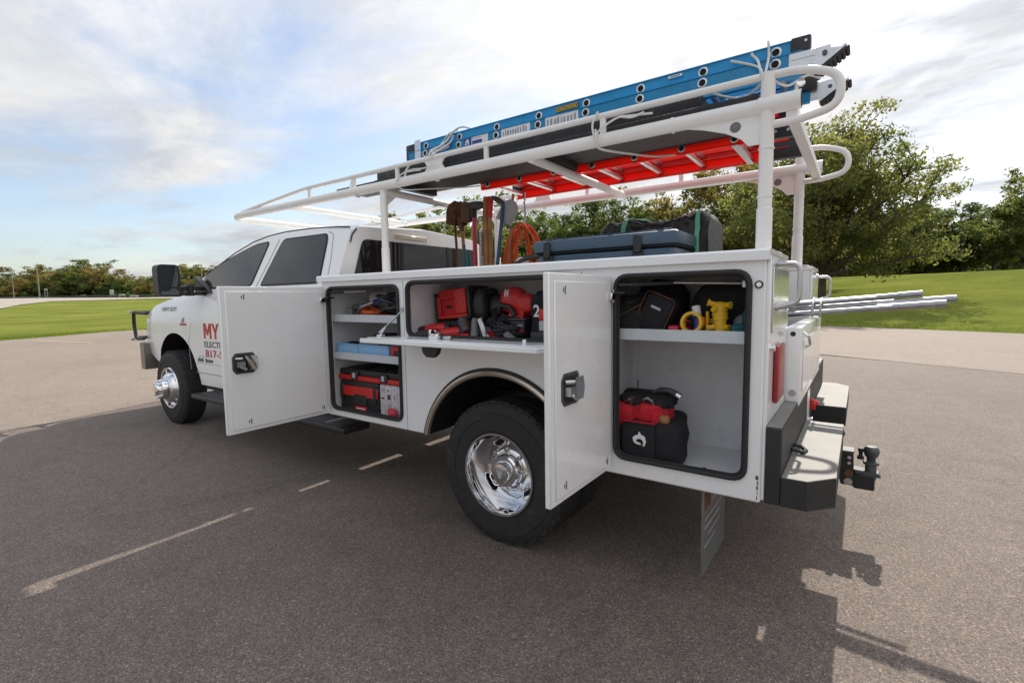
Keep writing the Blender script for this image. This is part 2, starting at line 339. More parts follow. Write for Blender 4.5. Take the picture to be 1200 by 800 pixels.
def asphalt_mat(name, base, tint, patch):
    m = bpy.data.materials.new(name); m.use_nodes = True; t = m.node_tree; b = t.nodes['Principled BSDF']; g = N(t, 'ShaderNodeNewGeometry'); P = g.outputs['Position']
    big = noise(t, P, .35, 5, .6); mid = noise(t, P, 5, 6, .65); fine = noise(t, P, 260, 2, .7)
    vo = N(t, 'ShaderNodeTexVoronoi'); vo.inputs['Scale'].default_value = 190; L(t, P, vo.inputs['Vector'])
    vo2 = N(t, 'ShaderNodeTexVoronoi'); vo2.inputs['Scale'].default_value = 62; L(t, P, vo2.inputs['Vector'])
    c0 = ramp(t, math_n(t, 'ADD', math_n(t, 'MULTIPLY', big.outputs[0], .55), math_n(t, 'MULTIPLY', mid.outputs[0], .45)), (.36, tuple(c*(1-patch) for c in base)), (.64, tuple(c*(1+patch) for c in tint)))
    # per-stone tone
    sv = N(t, 'ShaderNodeSeparateColor'); L(t, vo.outputs['Color'], sv.inputs[0])
    st = ramp(t, sv.outputs[0], (0, (.52, .52, .52)), (.55, (.95, .95, .95)), (.90, (1.28, 1.26, 1.22)), (1, (2.1, 2.0, 1.9)))
    mx = N(t, 'ShaderNodeMixRGB', blend_type='MULTIPLY'); mx.inputs[0].default_value = 1; L(t, c0.outputs[0], mx.inputs[1]); L(t, st.outputs[0], mx.inputs[2])
    sv2 = N(t, 'ShaderNodeSeparateColor'); L(t, vo2.outputs['Color'], sv2.inputs[0])
    peb = ramp(t, sv2.outputs[1], (.955, (0, 0, 0)), (.985, (.75,)*3))
    pd = ramp(t, vo2.outputs['Distance'], (.22, (1,)*3), (.34, (0,)*3))
    pm = math_n(t, 'MULTIPLY', peb.outputs[0], pd.outputs[0])
    mx2 = N(t, 'ShaderNodeMixRGB'); L(t, pm, mx2.inputs[0]); L(t, mx.outputs[0], mx2.inputs[1]); mx2.inputs[2].default_value = (.42, .37, .31, 1)
    # faint darker stains and pale wear
    stn = noise(t, P, .9, 7, .7, .6); sr = ramp(t, stn.outputs[0], (.60, (1,)*3), (.74, (.74,)*3))
    mx3 = N(t, 'ShaderNodeMixRGB', blend_type='MULTIPLY'); mx3.inputs[0].default_value = 1; L(t, mx2.outputs[0], mx3.inputs[1]); L(t, sr.outputs[0], mx3.inputs[2])
    wv = noise(t, P, 1.1, 4, .6); va = N(t, 'ShaderNodeVectorMath', operation='MULTIPLY_ADD'); L(t, wv.outputs['Color'], va.inputs[0]); va.inputs[1].default_value = (.9, .9, 0); L(t, P, va.inputs[2])
    vc = N(t, 'ShaderNodeTexVoronoi', feature='DISTANCE_TO_EDGE'); vc.inputs['Scale'].default_value = .23; L(t, va.outputs[0], vc.inputs['Vector'])
    cr = ramp(t, vc.outputs['Distance'], (.0008, (.62,)*3), (.0032, (1,)*3))
    mx4 = N(t, 'ShaderNodeMixRGB', blend_type='MULTIPLY'); mx4.inputs[0].default_value = .45; L(t, mx3.outputs[0], mx4.inputs[1]); L(t, cr.outputs[0], mx4.inputs[2])
    vo3 = N(t, 'ShaderNodeTexVoronoi'); vo3.inputs['Scale'].default_value = 1.7; L(t, va.outputs[0], vo3.inputs['Vector']); oil = ramp(t, vo3.outputs['Distance'], (.03, (.70,)*3), (.12, (1,)*3))
    mx5 = N(t, 'ShaderNodeMixRGB', blend_type='MULTIPLY'); mx5.inputs[0].default_value = .55; L(t, mx4.outputs[0], mx5.inputs[1]); L(t, oil.outputs[0], mx5.inputs[2])
    L(t, mx5.outputs[0], b.inputs['Base Color']); b.inputs['Roughness'].default_value = .78; b.inputs['Specular IOR Level'].default_value = .35
    h = math_n(t, 'ADD', math_n(t, 'MULTIPLY', vo.outputs['Distance'], -1.0), math_n(t, 'MULTIPLY', fine.outputs[0], .5))
    bp = N(t, 'ShaderNodeBump'); bp.inputs['Strength'].default_value = .60; bp.inputs['Distance'].default_value = .005; L(t, h, bp.inputs['Height']); L(t, bp.outputs[0], b.inputs['Normal'])
    return m
M['grass'] = grass_mat()
M['asphalt'] = asphalt_mat('asphalt', (.176, .143, .123), (.194, .159, .137), .10)
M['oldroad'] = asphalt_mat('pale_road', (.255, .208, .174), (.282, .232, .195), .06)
M['gravel'] = mat('pale_gravel', (.36, .32, .27), .9, vary=.25, nscale=1.2)
M['linep'] = mat('faded_yellow_line', (.48, .38, .20), .8, vary=.3, nscale=8)
lawn = bpy.data.objects.new('lawn', np_mesh('lawn', np.stack([GX.ravel(), GY.ravel(), GZ.ravel()], 1), F, [M['grass']])); COL.objects.link(lawn); struct(lawn)
def sheet(name, poly, z, mt):
    bm = bmesh.new(); vs = [bm.verts.new((x, y, z)) for x, y in poly]; f = bm.faces.new(vs); bmesh.ops.triangulate(bm, faces=[f]); bmesh.ops.recalc_face_normals(bm, faces=bm.faces)
    for q in bm.faces:
        if q.normal.z < 0: q.normal_flip()
    me = bpy.data.meshes.new(name); bm.to_mesh(me); bm.free(); me.materials.append(M[mt]); o = bpy.data.objects.new(name, me); COL.objects.link(o); return struct(o)
edge = [tuple(p[:2]) for p in fillet([(x, y, 0) for x, y in EDGE], 6, 5)]
sheet('car_park', edge+[(60, 200), (-200, 200)], 0.0, 'asphalt')
# older pale strip along the lawn
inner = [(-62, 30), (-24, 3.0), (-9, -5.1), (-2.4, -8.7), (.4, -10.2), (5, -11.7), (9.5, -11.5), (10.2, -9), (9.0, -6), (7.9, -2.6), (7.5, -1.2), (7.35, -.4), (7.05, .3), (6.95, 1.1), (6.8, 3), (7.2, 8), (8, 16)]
outer = [p for p in edge if p[0] < 24.2 or True][2:-3]
def resample(P, n):
    P = np.array(P, float); d = np.r_[0, np.cumsum(np.hypot(*np.diff(P, axis=0).T))]; t = np.linspace(0, d[-1], n); return np.stack([np.interp(t, d, P[:, 0]), np.interp(t, d, P[:, 1])], 1)
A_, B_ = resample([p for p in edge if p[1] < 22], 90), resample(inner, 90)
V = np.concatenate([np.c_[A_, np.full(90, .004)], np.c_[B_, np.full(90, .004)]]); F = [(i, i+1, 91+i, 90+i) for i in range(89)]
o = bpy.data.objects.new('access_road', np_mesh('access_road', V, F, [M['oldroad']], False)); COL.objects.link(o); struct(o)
def strip(name, p0, p1, w, z, mt):
    a, b = Vector((*p0, 0)), Vector((*p1, 0)); d = (b-a).normalized(); nn = Vector((-d.y, d.x, 0))*w/2
    return sheet(name, [(a+nn)[:2], (b+nn)[:2], (b-nn)[:2], (a-nn)[:2]], z, mt)
strip('parking_line', (24.2, -2.4), (20.6, -3.2), .12, .009, 'linep')
# grass blades along the edge of the lawn
M['blade'] = mat('grass_blade', (.16, .21, .03), .9, vary=.3, nscale=2, spec=0); translucent(M['blade'], (.25, .32, .04), .5)
def grass_blades():
    n = 20000; V = []; 
    t = RNG.random(n)*(len(edge)-2); i = t.astype(int); f = t-i; E = np.array(edge)
    p = E[i]*(1-f[:, None])+E[i+1]*f[:, None]; tan = E[i+1]-E[i]; tan /= np.linalg.norm(tan, axis=1)[:, None]+1e-9; nrm = np.stack([tan[:, 1], -tan[:, 0]], 1)
    # outward = away from the truck
    sgn = np.sign((nrm*(p-np.array([2.0, 0.0]))).sum(1)); nrm *= sgn[:, None]
    q = p+nrm*(RNG.random(n)**1.5*2.2-.08)[:, None]
    z = terrain(q[:, 0], q[:, 1]); z = np.maximum(z, -.035); h = .015+.03*RNG.random(n); an = RNG.random(n)*6.28; w = .012+.02*RNG.random(n)
    dx, dy = np.cos(an)*w, np.sin(an)*w; lean = RNG.normal(0, .03, (n, 2))
    A = np.stack([q[:, 0]-dx, q[:, 1]-dy, z], 1); B = np.stack([q[:, 0]+dx, q[:, 1]+dy, z], 1); C = np.stack([q[:, 0]+lean[:, 0], q[:, 1]+lean[:, 1], z+h+.02], 1)
    V = np.stack([A, B, C], 1).reshape(-1, 3); o = bpy.data.objects.new('grass_blades', np_mesh('grass_blades', V, np.arange(3*n).reshape(-1, 3), [M['blade']], False)); COL.objects.link(o); struct(o, 'stuff')
grass_blades()

# ------------------------------------------------------------------ trees
def leaf_mat(name, lo, mid, hi, scale):
    m = bpy.data.materials.new(name); m.use_nodes = True; t = m.node_tree; b = t.nodes['Principled BSDF']; o = t.nodes['Material Output']
    tcn = N(t, 'ShaderNodeTexCoord'); oi = N(t, 'ShaderNodeObjectInfo'); g = N(t, 'ShaderNodeNewGeometry')
    n = noise(t, tcn.outputs['Object'], scale, 3, .6); n2 = noise(t, g.outputs['Position'], 9, 2, .6)
    f = math_n(t, 'ADD', math_n(t, 'MULTIPLY', n.outputs[0], .55), math_n(t, 'ADD', math_n(t, 'MULTIPLY', n2.outputs[0], .35), math_n(t, 'MULTIPLY', oi.outputs['Random'], .22)))
    rp = ramp(t, f, (.36, lo), (.54, mid), (.74, hi)); L(t, rp.outputs[0], b.inputs['Base Color']); b.inputs['Roughness'].default_value = .6; b.inputs['Specular IOR Level'].default_value = .3
    tr = N(t, 'ShaderNodeBsdfTranslucent'); hs = N(t, 'ShaderNodeMixRGB', blend_type='MULTIPLY'); hs.inputs[0].default_value = 1; L(t, rp.outputs[0], hs.inputs[1]); hs.inputs[2].default_value = (1.75, 1.85, .95, 1); L(t, hs.outputs[0], tr.inputs[0])
    mx = N(t, 'ShaderNodeMixShader'); mx.inputs[0].default_value = .62; L(t, b.outputs[0], mx.inputs[1]); L(t, tr.outputs[0], mx.inputs[2]); L(t, mx.outputs[0], o.inputs[0])
    return m
M['leafA'] = leaf_mat('leaves_green', (0.05, 0.075, 0.026), (0.1, 0.125, 0.045), (0.185, 0.18, 0.07), .35)
M['leafB'] = leaf_mat('leaves_olive', (.06, .08, .03), (.115, .135, .05), (.21, .19, .085), .35)
M['leafC'] = leaf_mat('leaves_dark', (0.04, 0.062, 0.024), (0.08, 0.105, 0.038), (0.145, 0.155, 0.06), .35)
M['leafD'] = leaf_mat('leaves_autumn', (0.095, 0.09, 0.035), (0.175, 0.145, 0.06), (0.27, 0.19, 0.095), .35)
def leaves(centres, sig, per, size, seed):
    g = np.random.default_rng(seed); c = np.repeat(np.asarray(centres), per, 0); n = len(c)
    s = np.repeat(np.asarray(sig), per)[:, None]
    d = g.normal(0, 1, (n, 3)); d /= np.linalg.norm(d, axis=1)[:, None]; rad = g.random((n, 1))**.45
    p = c+d*rad*s*np.array([1.0, 1.0, .62])
    nr = g.normal(0, 1, (n, 3)); nr[:, 2] = np.abs(nr[:, 2])+.35; nr /= np.linalg.norm(nr, axis=1)[:, None]
    a = np.cross(nr, g.normal(0, 1, (n, 3))); a /= np.linalg.norm(a, axis=1)[:, None]; b = np.cross(nr, a)
    L_ = size*(.6+.8*g.random((n, 1))); Wd = L_*(.34+.25*g.random((n, 1)))
    k = nr*L_*.18
    V = np.stack([p-a*L_, p+b*Wd-k, p+a*L_, p-b*Wd-k], 1).reshape(-1, 3)
    return V, np.arange(4*n).reshape(-1, 4)
def make_tree(name, seed, H, spread, trunk_h, tr, nlimb, nsub, per, size, csig, lm, top_bias=1.0, airy=0.0, label='', cat='tree', group=None):
    g = random.Random(seed); mb = MB(); cents = []; sigs = []
    lean = Vector((g.uniform(-.12, .12), g.uniform(-.12, .12), 0))
    base = [Vector((0, 0, -.3)), Vector((0, 0, .15)), lean*.4+Vector((0, 0, trunk_h*.6)), lean+Vector((0, 0, trunk_h))]
    mb.tube('bark', base, [tr*1.5, tr*1.1, tr*.92, tr*.8], 9)
    for i in range(nlimb):
        az = 2.39996*i+g.uniform(-.25, .25)+seed; el = .06+1.38*((i+.5)/nlimb)**.85+g.uniform(-.08, .08)
        ln = g.uniform(.82, 1.0)/((abs(math.cos(el))/spread)**2.8+(abs(math.sin(el))/(H-trunk_h))**2.8)**(1/2.8)
        st = base[3]*g.uniform(.72, 1.0); dr = Vector((math.cos(az)*math.cos(el), math.sin(az)*math.cos(el), math.sin(el)))
        P = [st]; 
        for k in range(1, 6):
            t = k/5; dr2 = (dr+Vector((g.uniform(-.18, .18), g.uniform(-.18, .18), .25*t*top_bias))).normalized(); P.append(P[-1]+dr2*ln/5)
        mb.tube('bark', P, [tr*.55*(1-.85*k/5)+.012 for k in range(6)], 6)
        for sidx in range(nsub):
            t = g.uniform(.30, 1.0); j = min(4, int(t*5)); b0 = P[j].lerp(P[j+1], t*5-j)
            d3 = (dr*.6+Vector((g.uniform(-1, 1), g.uniform(-1, 1), g.uniform(-.35, .8)))).normalized(); l2 = ln*g.uniform(.16, .42)
            Q = [b0, b0+d3*l2*.55+Vector((0, 0, .04*l2)), b0+d3*l2]
            mb.tube('bark', Q, [tr*.16, tr*.10, .01], 5)
            for q in (Q[1], Q[2], Q[2]+Vector((g.uniform(-.4, .4), g.uniform(-.4, .4), g.uniform(-.2, .3)))*csig):
                if g.random() < airy: continue
                cents.append(tuple(q)); sigs.append(csig*g.uniform(.55, 1.15))
        cents.append(tuple(P[-1])); sigs.append(csig*.8)
    c = np.array(cents); top = c[:, 2].max()+csig*.5; V, F = leaves(c, sigs, per, size, seed)
    root = thing(name, label, cat, (0, 0, 0), group)
    sc = H/top; k = Matrix.Scale(sc, 4)
    mb.v = [tuple(k @ Vector(v)) for v in mb.v]
    mb.build('trunk', root); me = np_mesh('crown', V*sc, F, [M[lm]], False); cr = bpy.data.objects.new('crown', me); COL.objects.link(cr); cr.parent = root
    return root
# prototypes, each planted below
FARL = 'distant tree in the mixed green treeline beyond the lawn on the left'
GRR = 'trees standing on the rise behind the truck'; GRL = 'trees of the distant treeline on the left'
big = make_tree('shade_tree', 3, 10.5, 6.6, 2.1, .30, 25, 18, 38, .125, .90, 'leafB', .25, .05, 'large spreading olive green tree on the lawn behind the conduit ends', group=GRR)
pA = make_tree('oak_tree', 11, 9.0, 4.2, 1.7, .22, 12, 10, 34, .17, .80, 'leafA', label='x', group=GRR)
pB = make_tree('oak_tree', 23, 9.0, 4.6, 1.5, .22, 12, 10, 34, .17, .80, 'leafC', label='x', group=GRR)
pC = make_tree('oak_tree', 37, 9.0, 4.0, 1.8, .20, 12, 10, 30, .17, .75, 'leafB', airy=.15, label='x', group=GRR)
pD = make_tree('oak_tree', 52, 9.0, 4.4, 1.2, .20, 11, 9, 30, .20, .95, 'leafD', label='x', group=GRR)
def ray_xy(px, depth):
    # a spot on the ground that many metres out along the bearing seen at that picture column
    d = fw+rt*((px-600)/FPX)-up*((343-400)/FPX); p = CAMP+d*depth; return p.x, p.y
def plant(proto, px, ytop, depth, label, first=False, group=None, wide=1.0):
    x, y = ray_xy(px, depth); z = float(terrain(x, y)); hor = 356.5-.0166*px
    H = CAMP.z+(hor-ytop)/FPX*depth-z; s = H/(10.5 if proto is big else 9.0); sc = (s*wide, s*wide, s)
    if first:
        proto.location = (x, y, z); proto.scale = sc; proto['label'] = label
        if group: proto['group'] = group
        return proto
    return copy_tree(proto, (x, y, z), sc, random.uniform(0, 6.28), label, group)
plant(big, 962, 132, 29.5, 'large spreading olive green tree on the lawn behind the conduit ends', True, wide=.92)
right_row = [
 (pA, 640, 243, 44, 'green tree rising behind the orange cord coil', 1.0),
 (pB, 700, 226, 46, 'dense dark tree behind the left end of the blue chest', 1.05),
 (pC, 752, 216, 47, 'olive tree showing above the middle of the black tarp bundle', 1.0),
 (pD, 800, 214, 45, 'yellowish tree behind the right end of the black tarp bundle', 1.0),
 (pA, 848, 196, 43, 'green tree just left of the tall rear rack post', 1.0),
 (pD, 893, 168, 41, 'rusty coloured tree seen between the two rear rack posts', .9),
 (pB, 1040, 238, 56, 'dark tree behind the right flank of the large spreading tree', 1.1),
 (pA, 1085, 236, 56, 'green tree in the gap right of the large spreading tree', 1.0),
 (pB, 1124, 236, 55, 'dark round tree second in from the right edge of the photo', 1.0),
 (pC, 1162, 226, 50, 'olive tree with a bare low trunk near the right edge of the photo', .95),
 (pA, 1204, 192, 45, 'tall tree cut by the right edge of the photo', .95),
 (pC, 572, 240, 50, 'olive tree behind the upright hand tools', 1.0),
 (pA, 520, 232, 50, 'green tree seen under the rack behind the cab roof', 1.0),
 (pD, 482, 250, 54, 'thin yellowish tree at the left end of the row over the cab roof', .9),
 (pB, 930, 232, 54, 'dark tree behind the trunk of the large spreading tree', 1.0),
 (pB, 985, 238, 55, 'dark low tree right of the large spreading tree trunk', 1.1),
]
used = set()
for pr_, px, yt, dp, lb, wd in right_row:
    plant(pr_, px, yt, dp, lb, pr_.name not in used, wide=wd); used.add(pr_.name)
fill = 'tree in the second row half hidden behind the trees on the rise'
for i, px in enumerate(range(470, 1290, 44)):
    plant((pB, pA, pC)[i % 3], px+random.uniform(-12, 12), (250 if px > 1000 else 244)+random.uniform(-8, 10), 64+random.uniform(-4, 5), fill, group='half hidden trees of the second row', wide=1.25)
left_row = [(-60, 320), (-34, 322), (-8, 320), (14, 319), (36, 309), (54, 310), (72, 316), (90, 305), (106, 302), (122, 310), (140, 320), (158, 321), (176, 319), (194, 316), (212, 309), (229, 312), (246, 309), (264, 307), (282, 303), (300, 308), (330, 306), (360, 306), (390, 305), (420, 300), (450, 298)]
LEFT_LABELS = {-8: 'dark tree cut by the left edge of the photo in the far treeline', 14: 'tree behind the thin dark pole at the far left', 36: 'tall dark tree rising just left of the wooden pole', 54: 'dark tree with a peaked top right of the wooden pole', 72: 'yellow green tree between the wooden pole and the tallest trees', 90: 'left half of the tallest pair of trees left of the truck mirror', 106: 'tallest bushy tree of the far treeline left of the truck mirror',
 122: 'tree falling away to the right of the tallest bushy tree', 140: 'tree straight behind the small white board', 158: 'tree behind the long low white barrier', 176: 'tree just left of the truck mirror in the far treeline', 194: 'far tree hidden mostly by the truck mirror', 212: 'rounded far tree just right of the truck mirror', 229: 'far tree left of the pale pole beside the windscreen pillar', 246: 'far tree right of the pale pole beside the windscreen pillar', 264: 'reddish topped far tree touching the windscreen pillar'}
for i, (px, yt) in enumerate(left_row):
    lb = LEFT_LABELS.get(px, FARL)
    plant((pA, pD, pC, pB, pD)[i % 5], px, yt, 168+random.uniform(-6, 8), lb, group=GRL, wide=1.35)
for i in range(34):
    plant((pD, pB, pC)[i % 3], -70+i*16+random.uniform(-5, 5), 325+random.uniform(-4, 6), 157+random.uniform(-3, 4), 'lower tree at the front of the distant treeline on the left', group='lower trees of the distant treeline', wide=1.3)
# undergrowth and the wood beyond, which reads as one mass
def wood(name, pts, h, n, size, lm, thick):
    g = np.random.default_rng(5); P = np.array(pts, float); seg = len(P)-1; t = g.random(n)*seg; i = t.astype(int); f = (t-i)[:, None]
    q = P[i]*(1-f)+P[i+1]*f+g.normal(0, thick, (n, 2)); z0 = terrain(q[:, 0], q[:, 1]); hh = h*(.6+.4*np.sin(q[:, 0]*.9+q[:, 1]*.7)*np.sin(q[:, 0]*.37))
    c = np.stack([q[:, 0], q[:, 1], z0+g.random(n)**1.2*hh], 1); V, F = leaves(c, np.full(n, 1.0), 9, size, 9)
    o = bpy.data.objects.new(name, np_mesh(name, V, F, [M[lm]], False)); COL.objects.link(o); struct(o, 'stuff')
wood('undergrowth', [ray_xy(px, 58) for px in range(440, 1400, 60)], 1.9, 1500, .30, 'leafC', 1.6)
wood('far_wood', [ray_xy(px, 92) for px in range(420, 1460, 60)], 8.5, 4200, .42, 'leafC', 2.5)
wood('hedge_row', [ray_xy(px, 156) for px in range(-120, 520, 50)], 3.0, 1800, .42, 'leafC', 2.0)
wood('distant_wood', [ray_xy(px, 190) for px in range(-160, 520, 50)], 8.5, 4200, .60, 'leafA', 4.0)

# ------------------------------------------------------------------ far lot on the left: pale lot, low rail, poles, small signs
def band(name, d0, d1, px0, px1, mt, lift):
    V = []; F = []; c = 0; pxs = list(range(px0, px1+1, 20))
    for px in pxs:
        for d in (d0(px), d1(px)):
            x, y = ray_xy(px, d); V.append((x, y, float(terrain(x, y))+lift))
    F = [(2*i, 2*i+2, 2*i+3, 2*i+1) for i in range(len(pxs)-1)]
    o = bpy.data.objects.new(name, np_mesh(name, V, F, [M[mt]], False)); COL.objects.link(o); struct(o)
band('gravel_lot', lambda px: float(np.interp(px, [-160, -40, 0, 30, 60, 100, 160, 240, 340], [50, 60, 67, 81, 93, 99, 110, 118, 124])), lambda px: 158/math.sqrt(1+((px-600)/FPX)**2), -160, 340, 'gravel', .10)
rail = thing('guard_rail', 'long low dark rail along the far side of the pale lot', 'guard rail', (*ray_xy(80, 150), 0))
pts = []
for px in range(-140, 260, 10):
    x, y = ray_xy(px, 150); pts.append((x, y, float(terrain(x, y))+.85))
mb = MB(); mb.tube('dgrey', pts, .22, 6); mb.build('rail', rail)
for p in pts[::2]:
    mb = MB(); mb.box('pole', p[0]-.12, p[0]+.12, p[1]-.12, p[1]+.12, p[2]-1.1, p[2]-.05); mb.build('post', rail)
def pole(px, ytop, d, r, lb):
    x, y = ray_xy(px, d); z = float(terrain(x, y)); zt = CAMP.z+(356.5-.0166*px-ytop)/FPX*d; mb = MB()
    mb.tube('pole', [(x, y, z-.3), (x, y, zt)], [r*1.2, r*.8], 8); mb.box('pole', x-.05, x+.05, y-.6, y+.6, zt-.5, zt-.4, .01); tag(mb.build('light_pole', None, (x, y, z)), lb, 'pole')
pole(46, 313, 149, .17, 'weathered wooden pole standing behind the low rail on the left')
pole(16, 324, 149, .11, 'thin dark pole in front of the trees at the far left')
pole(238, 309, 149, .15, 'pale pole standing between the mirror and the windscreen pillar')
def sign(px, y0, y1, w, d, lb, name, m1, m2):
    x, y = ray_xy(px, d); z = float(terrain(x, y)); hz = 356.5-.0166*px; zt = CAMP.z+(hz-y0)/FPX*d; zb = CAMP.z+(hz-y1)/FPX*d
    o = thing(name, lb, 'sign', (x, y, z)); mb = MB(); mb.box(m1, x-.06, x+.06, y-w/2, y+w/2, zb, zt, .02); mb.build('panel', o)
    for s in (-1, 1):
        mb = MB(); mb.box(m2, x-.05, x+.05, y+s*w*.4-.05, y+s*w*.4+.05, z-.1, zb+.05); mb.build('post', o)
sign(131, 339, 345, 1.0, 146, 'small white board on posts beyond the lawn, taller of the pair', 'notice_board', 'lgrey', 'decal_g')
sign(143, 344, 346, 1.5, 145, 'low white frame sign on the lawn edge beside the small board', 'frame_sign', 'lgrey', 'lgrey')
sign(157, 345.5, 347, 2.2, 146, 'long low white barrier nearest to the truck mirror', 'low_barrier', 'lgrey', 'lgrey')
sign(54, 338, 340, .7, 148, 'tiny sign on a thin post right of the wooden pole', 'post_sign', 'lgrey', 'lgrey')

# ------------------------------------------------------------------ the service truck
CY = -1.176; WID = 2.352; LEN = 2.77
T = thing('service_truck', 'white crew cab service truck with open tool compartments and a ladder rack', 'truck', (2.8, CY, 0))
X1, Y1, Z1 = Vector((1, 0, 0)), Vector((0, 1, 0)), Vector((0, 0, 1))
# --- side packs with real cavities
def cutter(fn):
    mb = MB(); fn(mb); o = mb.build('cut', None, (0, 0, 0), smooth=False); return o
def opening(x0, x1, z0, z1, ix0, ix1, iz0, iz1):
    c1 = cutter(lambda q: q.prism('inside', [(p.x, p.z) for p in rrect(x0, x1, z0, z1, .055, 0)], (0, -.10, 0), X1, Z1, (0, .2, 0)))
    c2 = cutter(lambda q: q.box('inside', ix0, ix1, -.50, -.028, iz0, iz1))
    return [c1, c2]
pk = MB(); pk.box('body', 0, LEN, -.53, 0, .518, 1.466, .006)
pack = pk.build('side_body', T)
offT = Vector(OFF[T.name])
cuts = opening(.055, .592, .600, 1.405, .030, .735, .565, 1.445)+opening(.80, 1.915, 1.100, 1.418, .775, 1.935, 1.075, 1.44)+opening(1.992, 2.700, .572, 1.402, 1.96, 2.742, .548, 1.44)
def arch(q): q.cyl('dark', (1.27, .2, .40), (1.27, -.70, .40), .52, n=48)
cuts.append(cutter(arch))
# the cutters are in world axes, the body is local to the truck
pack.parent = None; pack.location = offT
boolean(pack, cuts)
pack.parent = T; pack.location = (0, 0, 0)
pf = MB(); pf.box('body', 0, LEN, -WID, -WID+.53, .518, 1.466, .006); far = pf.build('side_body', T)
far.parent = None; far.location = offT; boolean(far, [cutter(lambda q: q.cyl('dark', (1.27, -WID-.2, .40), (1.27, -WID+.70, .40), .52, n=40))]); far.parent = T; far.location = (0, 0, 0)
def part(name, fn, parent=None, **kw):
    mb = MB(); fn(mb); return mb.build(name, parent or T, **kw)
def rails(q):
    q.prism('white', [(-.012, 1.44), (.022, 1.445), (.022, 1.478), (.012, 1.486), (-.52, 1.486), (-.52, 1.4675), (-.012, 1.4675)], (-.012, 0, 0), Y1, Z1, (LEN+.035, 0, 0))
part('top_rail', rails, pack)
part('top_rail', lambda q: q.box('white', -.012, LEN+.023, -WID-.02, -WID+.52, 1.469, 1.496, .006), far)
for nm, (a, b, c, d) in dict(r=(.055, .592, .600, 1.405), c=(.80, 1.915, 1.100, 1.418), f=(1.992, 2.700, .572, 1.402)).items():
    part('door_seal', lambda q: (q.tube('rubber', rrect(a, b, c, d, .055, .006), .0105, 8, True), q.tube('rubber', rrect(a+.008, b-.008, c+.008, d-.008, .05, -.006), .008, 6, True)), pack)
part('arch_lip', lambda q: (q.tube('copper', [(1.27+.524*math.cos(t), .006, .40+.524*math.sin(t)) for t in np.linspace(R(13.6), R(166.4), 40)], .017, 8), q.tube('rubber', [(1.27+.545*math.cos(t), .004, .40+.545*math.sin(t)) for t in np.linspace(R(13), R(167), 40)], .008, 6)), pack)
part('panel_seam', lambda q: q.box('decal_g', 1.948, 1.951, .0005, .0016, .52, 1.435), pack); part('panel_seam', lambda q: q.box('decal_g', .757, .760, .0005, .0016, .78, 1.435), pack)
part('reflector', lambda q: q.lathe('rubber', [(0, .004), (.02, .004), (.024, 0)], (.86, 0, .83), (0, 1, 0), 20), pack)
part('door_lock', lambda q: (q.lathe('rubber', [(.0145, .001), (.0145, .006), (.009, .006), (.009, .003)], (.024, 0, 1.355), Y1, 24), q.lathe('chrome', [(.0, .004), (.009, .004)], (.024, 0, 1.355), Y1, 20)), pack)
for x in (.68, .14, 2.07, 2.60): part('shelf_standard', lambda q: q.box('inside', x, x+.03, -.498, -.488, .57, 1.42), pack)
for x in (.727, 1.962): part('shelf_standard', lambda q: q.box('inside', x, x+.006, -.30, -.27, .57, 1.42), pack)
# rust chips at the rear lower corner
part('rust_chip', lambda q: [q.box('rust', .001+random.random()*.012, .003+random.random()*.014, .0004, .0018, .53+i*.02, .545+i*.02) for i in range(5)], pack)
def shelf(name, x0, x1, z, mt='zinc', lip=.048, y0=-.495, y1=-.03):
    part(name, lambda q: (q.box(mt, x0, x1, y0, y1-.003, z-.004, z), q.box(mt, x0, x1, y1-.003, y1, z-.03, z-.03+lip), q.box(mt, x0, x1, y1-.02, y1-.004, z-.032, z-.028)), pack)
shelf('shelf', .032, .733, 1.158); shelf('shelf', 1.964, 2.738, 1.203); shelf('shelf', 1.964, 2.738, .945)
# --- bed
def bed(q):
    q.box('under', 0.02, LEN, -WID+.53, -.53, .93, .95)
    q.box('body', LEN-.03, LEN, -WID+.53, -.53, .95, 1.46)
part('bed_floor', bed)
part('bed_chest', lambda q: q.box('black', .25, 1.75, -1.80, -.58, .952, 1.36, .01))
part('sun_gap_blocker', lambda q: q.box('under', 2.772, 2.853, -WID+.05, -.035, .60, 1.40, .003))  # added plate behind the cab, narrows the sun streak on the ground
part('chassis', lambda q: (q.box('under', -.02, 6.3, -.86, -.76, .50, .66), q.box('under', -.02, 6.3, -1.60, -1.50, .50, .66), q.cyl('under', (1.25, -.15, .40), (1.25, -2.2, .40), .07), q.ball('under', (1.25, CY, .40), .18, .20, .18), q.cyl('under', (5.80, -.3, .38), (5.80, -2.05, .38), .06), q.box('under', 2.2, 2.6, -1.5, -.85, .42, .70, .02), q.cyl('under', (2.7, -1.35, .50), (5.0, -1.35, .50), .045), q.box('under', 3.0, 4.4, -1.40, -.62, .45, .80, .04), q.box('under', .1, 2.7, -1.8, -.55, .80, .925)))
part('mud_flap', lambda q: (q.box('flap', .213, .222, -.44, -.028, .13, .518, .003),))
def flapmarks(q):
    u, v = Vector((0, -1, 0)), Z1
    for (y, z, w, h, m) in ((-.05, .42, .09, .07, 'rust'), (-.16, .46, .20, .020, 'rust'), (-.16, .425, .24, .012, 'decal_g'), (-.05, .37, .30, .010, 'decal_g'), (-.05, .33, .26, .014, 'decal_g'), (-.10, .29, .22, .010, 'decal_g'), (-.05, .25, .18, .010, 'decal_g')):
        q.box(m, .2112, .2128, y-w, y, z, z+h)
part('flap_decal', flapmarks, bpy.data.objects['mud_flap'])
